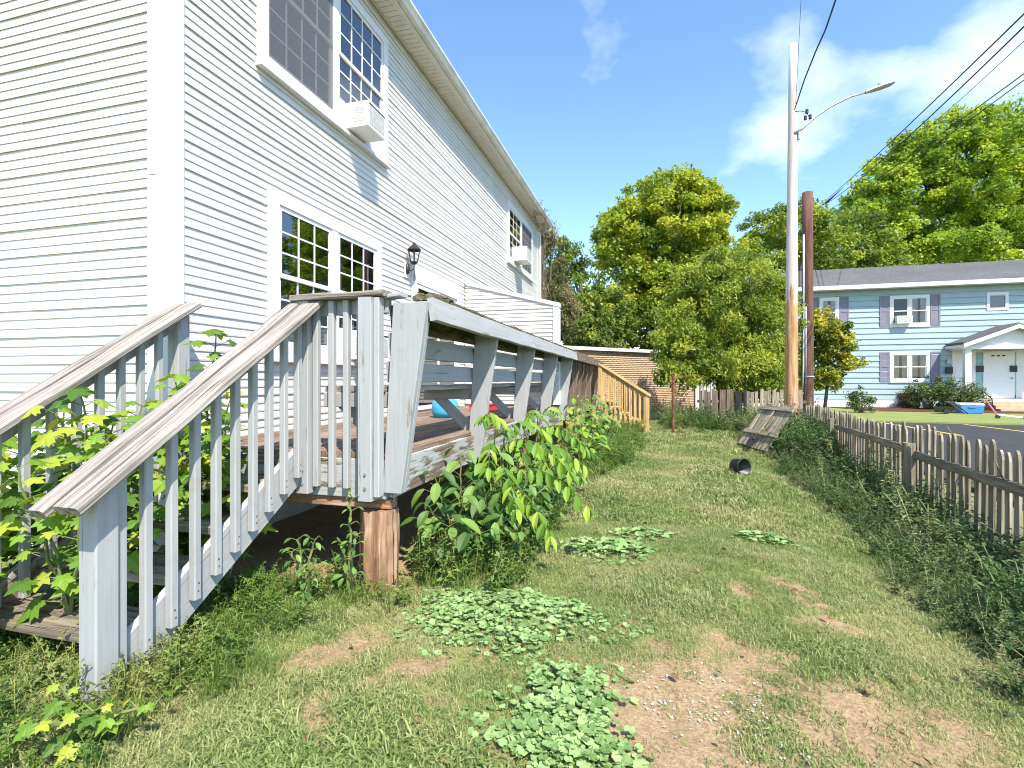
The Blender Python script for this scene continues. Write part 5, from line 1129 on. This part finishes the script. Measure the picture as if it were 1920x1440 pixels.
A2 = lawn_pts(12000, -2.0, 3.4, 4.6, 9.0, .7, 1.1, 0); A3 = lawn_pts(9000, -1.6, 4.2, 9.0, 16.5, .9, 1.5, 0)
scatter('lawn_grass', np.concatenate([A2[0], A3[0]]), np.concatenate([A2[1], A3[1]]), np.concatenate([A2[2], A3[2]]), gl2, 'short lawn grass at the back of the yard', 'grass')
# weeds along the fence, the deck edge and round the stairs
wg = [weedmesh(200+k, .42+.05*(k % 3), 7, M['weedgrey'], .062, .36, spread=.9) for k in range(5)]
wgn = [weedmesh(220+k, .30, 8, M['weed'], .05, .45, spread=.8) for k in range(5)]
tall = [blades(26, .07, .14, .34, .0028, .85, M['weed'], 240+k) for k in range(3)]
def band(n, x0, x1, y0, y1, f): return rand_pts(n, x0, x1, y0, y1, lambda x, y: in_yard(x, y)*f(x, y))
def sc(x, y, z, s0, s1): k = len(x); return np.stack([x, y, z-.01], 1), np.stack([RNG.normal(0, .12, k), RNG.normal(0, .12, k), RNG.uniform(0, 6.28, k)], 1), RNG.uniform(s0, s1, k)
def fw(x, y):
    d = fence_x(y)-x; wid = .85+.3*vnoise(x, y, .9, 21)+.35*sstep(9, 10.5, y); return np.clip((wid-d)/.35, 0, 1)*(d > -.15)*np.where(np.hypot(x-2.1, y-10.1) < .75, .12, 1)
x, y, z = band(8600, 1.0, 3.6, 0.2, 13.5, fw); d = fence_x(y)-x; P_, R2, S2 = sc(x, y, z, .5, 1.25); S2 *= (1+.75*(RNG.random(len(S2)) > .9))*np.clip(.85-.42*np.clip(d, 0, 1.2), .3, 1.2)*np.where(y > 9.2, 1.25, 1.0); 
scatter('fence_weeds', P_, R2, S2, wg+tall[:1], 'tangled grey green weeds along the foot of the picket fence', 'weeds')
x, y, z = band(700, 2.0, 3.9, 9.0, 13.8, lambda x, y: np.where(x > fence_x(y)-.85, .8, 0)*np.where((x < 2.5) & (y < 11), .25, 1)); P_, R2, S2 = sc(x, y, z, .9, 1.7); scatter('tall_fence_weeds', P_, R2, S2, wg, 'tall weeds swallowing the far fence end below the poles', 'weeds')
def dw(x, y): d = x+1.42; return np.clip((.75+.5*sstep(5, 9, y)-d)/.4, 0, 1)*(y > 2.75)*(y < 13)
x, y, z = band(2600, -1.5, .3, 2.75, 13, dw); P_, R2, S2 = sc(x, y, z, .5, 1.2); scatter('deck_weeds', P_, R2, S2, wgn+tall, 'fresh green weeds in a strip along the deck edge', 'weeds')
def stw(x, y): return np.clip(1-np.abs(x+1.95+.0*y)/.42, 0, 1)*(y > 1.1)*(y < 2.75)*.9+((x < -2.0) & (y < 1.75))*.5+np.clip(1-np.hypot(x+1.55, y-2.75)/.45, 0, 1)*.8
x, y, z = band(1500, -3.6, -1.1, .8, 3.1, stw); P_, R2, S2 = sc(x, y, z, .3, .75); scatter('stair_weeds', P_, R2, S2, wgn+tall+tall, 'weeds and long grass round the old stair and log post', 'weeds')
x, y, z = band(500, -1.0, 3.3, 12.5, 17, lambda x, y: np.clip((y-12.6)/1.5, 0, 1)*(x > .3)); P_, R2, S2 = sc(x, y, z, .8, 1.6); scatter('back_weeds', P_, R2, S2, wgn+wg, 'weeds under the leafy tree at the back of the yard', 'weeds')
# dead vines on the gutter end, dry stalks over the fence
rnd = random.Random(77); mb = MB(); g0 = Vector((WX+OV, Y1-.3, ZE))
for k in range(46):
    a = g0+Vector((rnd.uniform(-.2, .12), rnd.uniform(-1.3, .55), rnd.uniform(-.03, .14))); P = [a]
    for i in range(5): P.append(P[-1]+Vector((rnd.uniform(-.06, .09), rnd.uniform(-.12, .14), rnd.uniform(-.12, .10))))
    mb.tube(P, [.008, .007, .006, .005, .004, .002], 4)
for k in range(14):
    a = Vector((WX+.06+rnd.uniform(0, .12), Y1+.05+rnd.uniform(0, .35), ZE-.05)); P = [a]
    for i in range(7): P.append(P[-1]+Vector((rnd.uniform(-.03, .03), rnd.uniform(-.04, .05), -.42)))
    mb.tube(P, .007, 4)
tag(mb.build('dead_vine', M['twig']), 'tangle of dead brown vine on the far gutter end', 'vine')
for lab, pts_ in (('dry tan stalk leaning over the fence in front of the parking lot', [(1795, 990, 4.9), (1790, 930, 4.95), (1775, 880, 5.0), (1756, 852, 5.05)]), ('bent dry stalk arching over the near fence rail', [(1790, 960, 4.6), (1792, 905, 4.6), (1802, 885, 4.6), (1812, 905, 4.55)]), ('short pale stick standing on the fence top', [(1796, 838, 5.1), (1785, 815, 5.1), (1776, 800, 5.1)]), ('dry bent stalk at the right edge above the fence rail', [(1885, 905, 3.9), (1872, 880, 3.9), (1866, 862, 3.9)])):
    tag(MB().tube([at(*p) for p in pts_], [.006, .005, .005, .003][:len(pts_)], 5).build('dry_stalk', M['tread'], None, True), lab, 'stalk', 'dry stalks at the fence')
# ground ivy patches
IVY = [leaf_mesh_round(1, k) for k in range(5)]
for m in IVY: m.materials.append(M['leaf_ivy'])
def ivy(label, centers, n, size, h):
    X = []; 
    for (px, py, rx, ry, k) in centers:
        c = gp(px, py); t = RNG.random(k)*6.28; r = np.sqrt(RNG.random(k))*(1+.25*np.sin(3*t+px)); x = c.x+rx*r*np.cos(t); y = c.y+ry*r*np.sin(t); hz = h*(1-.75*r**2)*(.55+.45*RNG.random(k))
        X.append(np.stack([x, y, gz(x, y)+np.maximum(hz, .012)], 1))
    X = np.concatenate(X); k = len(X); scatter('ground_ivy', X, np.stack([RNG.normal(.1, .2, k), RNG.normal(0, .2, k), RNG.uniform(0, 6.28, k)], 1), RNG.uniform(.45, 1.25, k)*size, IVY, label, 'ground cover')
ivy('pale green ground ivy patch at the bottom edge of the picture', [(1060, 1370, .20, .23, 520), (1050, 1290, .15, .14, 170), (1080, 1430, .24, .12, 200), (1060, 1360, .32, .34, 220)], 1, .032, .06)
ivy('wide pale green ground ivy patch in front of the deck shrubs', [(930, 1140, .42, .24, 850), (860, 1170, .28, .20, 320), (1040, 1160, .26, .18, 260), (960, 1215, .20, .14, 150), (950, 1160, .62, .4, 420)], 1, .032, .055)
ivy('thin ground ivy right of the deck shrubs', [(1130, 1035, .42, .22, 300), (1200, 1005, .3, .2, 120)], 1, .045, .06)
ivy('small ground ivy patch in the middle of the lawn', [(1435, 1013, .26, .16, 140)], 1, .05, .06)
# a few dry leaves on the lawn
DL = [leaf_mesh_oval(1, .28, k+50, -.25) for k in range(3)]
for m in DL: m.materials.append(plain('dry_leaf', (.26, .16, .08), .8, .2, .4, 3))
x, y, z = rand_pts(260, -2.2, 2.6, 1.2, 7, in_yard); k = len(x)
scatter('fallen_leaves', np.stack([x, y, z+.022], 1), np.stack([RNG.normal(0, .4, k), RNG.normal(0, .4, k), RNG.uniform(0, 6.28, k)], 1), RNG.uniform(.02, .05, k), DL, 'few small dry leaves scattered over the lawn', 'leaf litter')
# paint chips on the bare soil
cm = MB(); cm.add([(-.5, -.3, 0), (.4, -.45, .05), (.5, .3, 0), (-.1, .5, .06), (-.55, .2, .02)], [(0, 1, 2, 3, 4)]); cm = cm.mesh('chip'); cm.materials.append(M['chip'])
X = []
for px, py, r, k in ((1320, 1340, .12, 45), (1420, 1330, .12, 35), (1330, 1270, .1, 16), (1230, 1300, .14, 22), (1500, 1415, .08, 25), (1260, 1340, .12, 18), (1180, 1270, .08, 8), (1440, 1380, .12, 18), (1400, 1290, .1, 10)):
    c = gp(px, py); x = c.x+RNG.normal(0, r, k)*.8; y = c.y+RNG.normal(0, r, k)*.6; X.append(np.stack([x, y, gz(x, y)+.008], 1))
X = np.concatenate(X); k = len(X); scatter('paint_chips', X, np.stack([RNG.normal(0, .25, k), RNG.normal(0, .25, k), RNG.uniform(0, 6.28, k)], 1), RNG.uniform(.003, .011, k), [cm], 'white paint chips strewn over the bare soil in the foreground', 'litter')
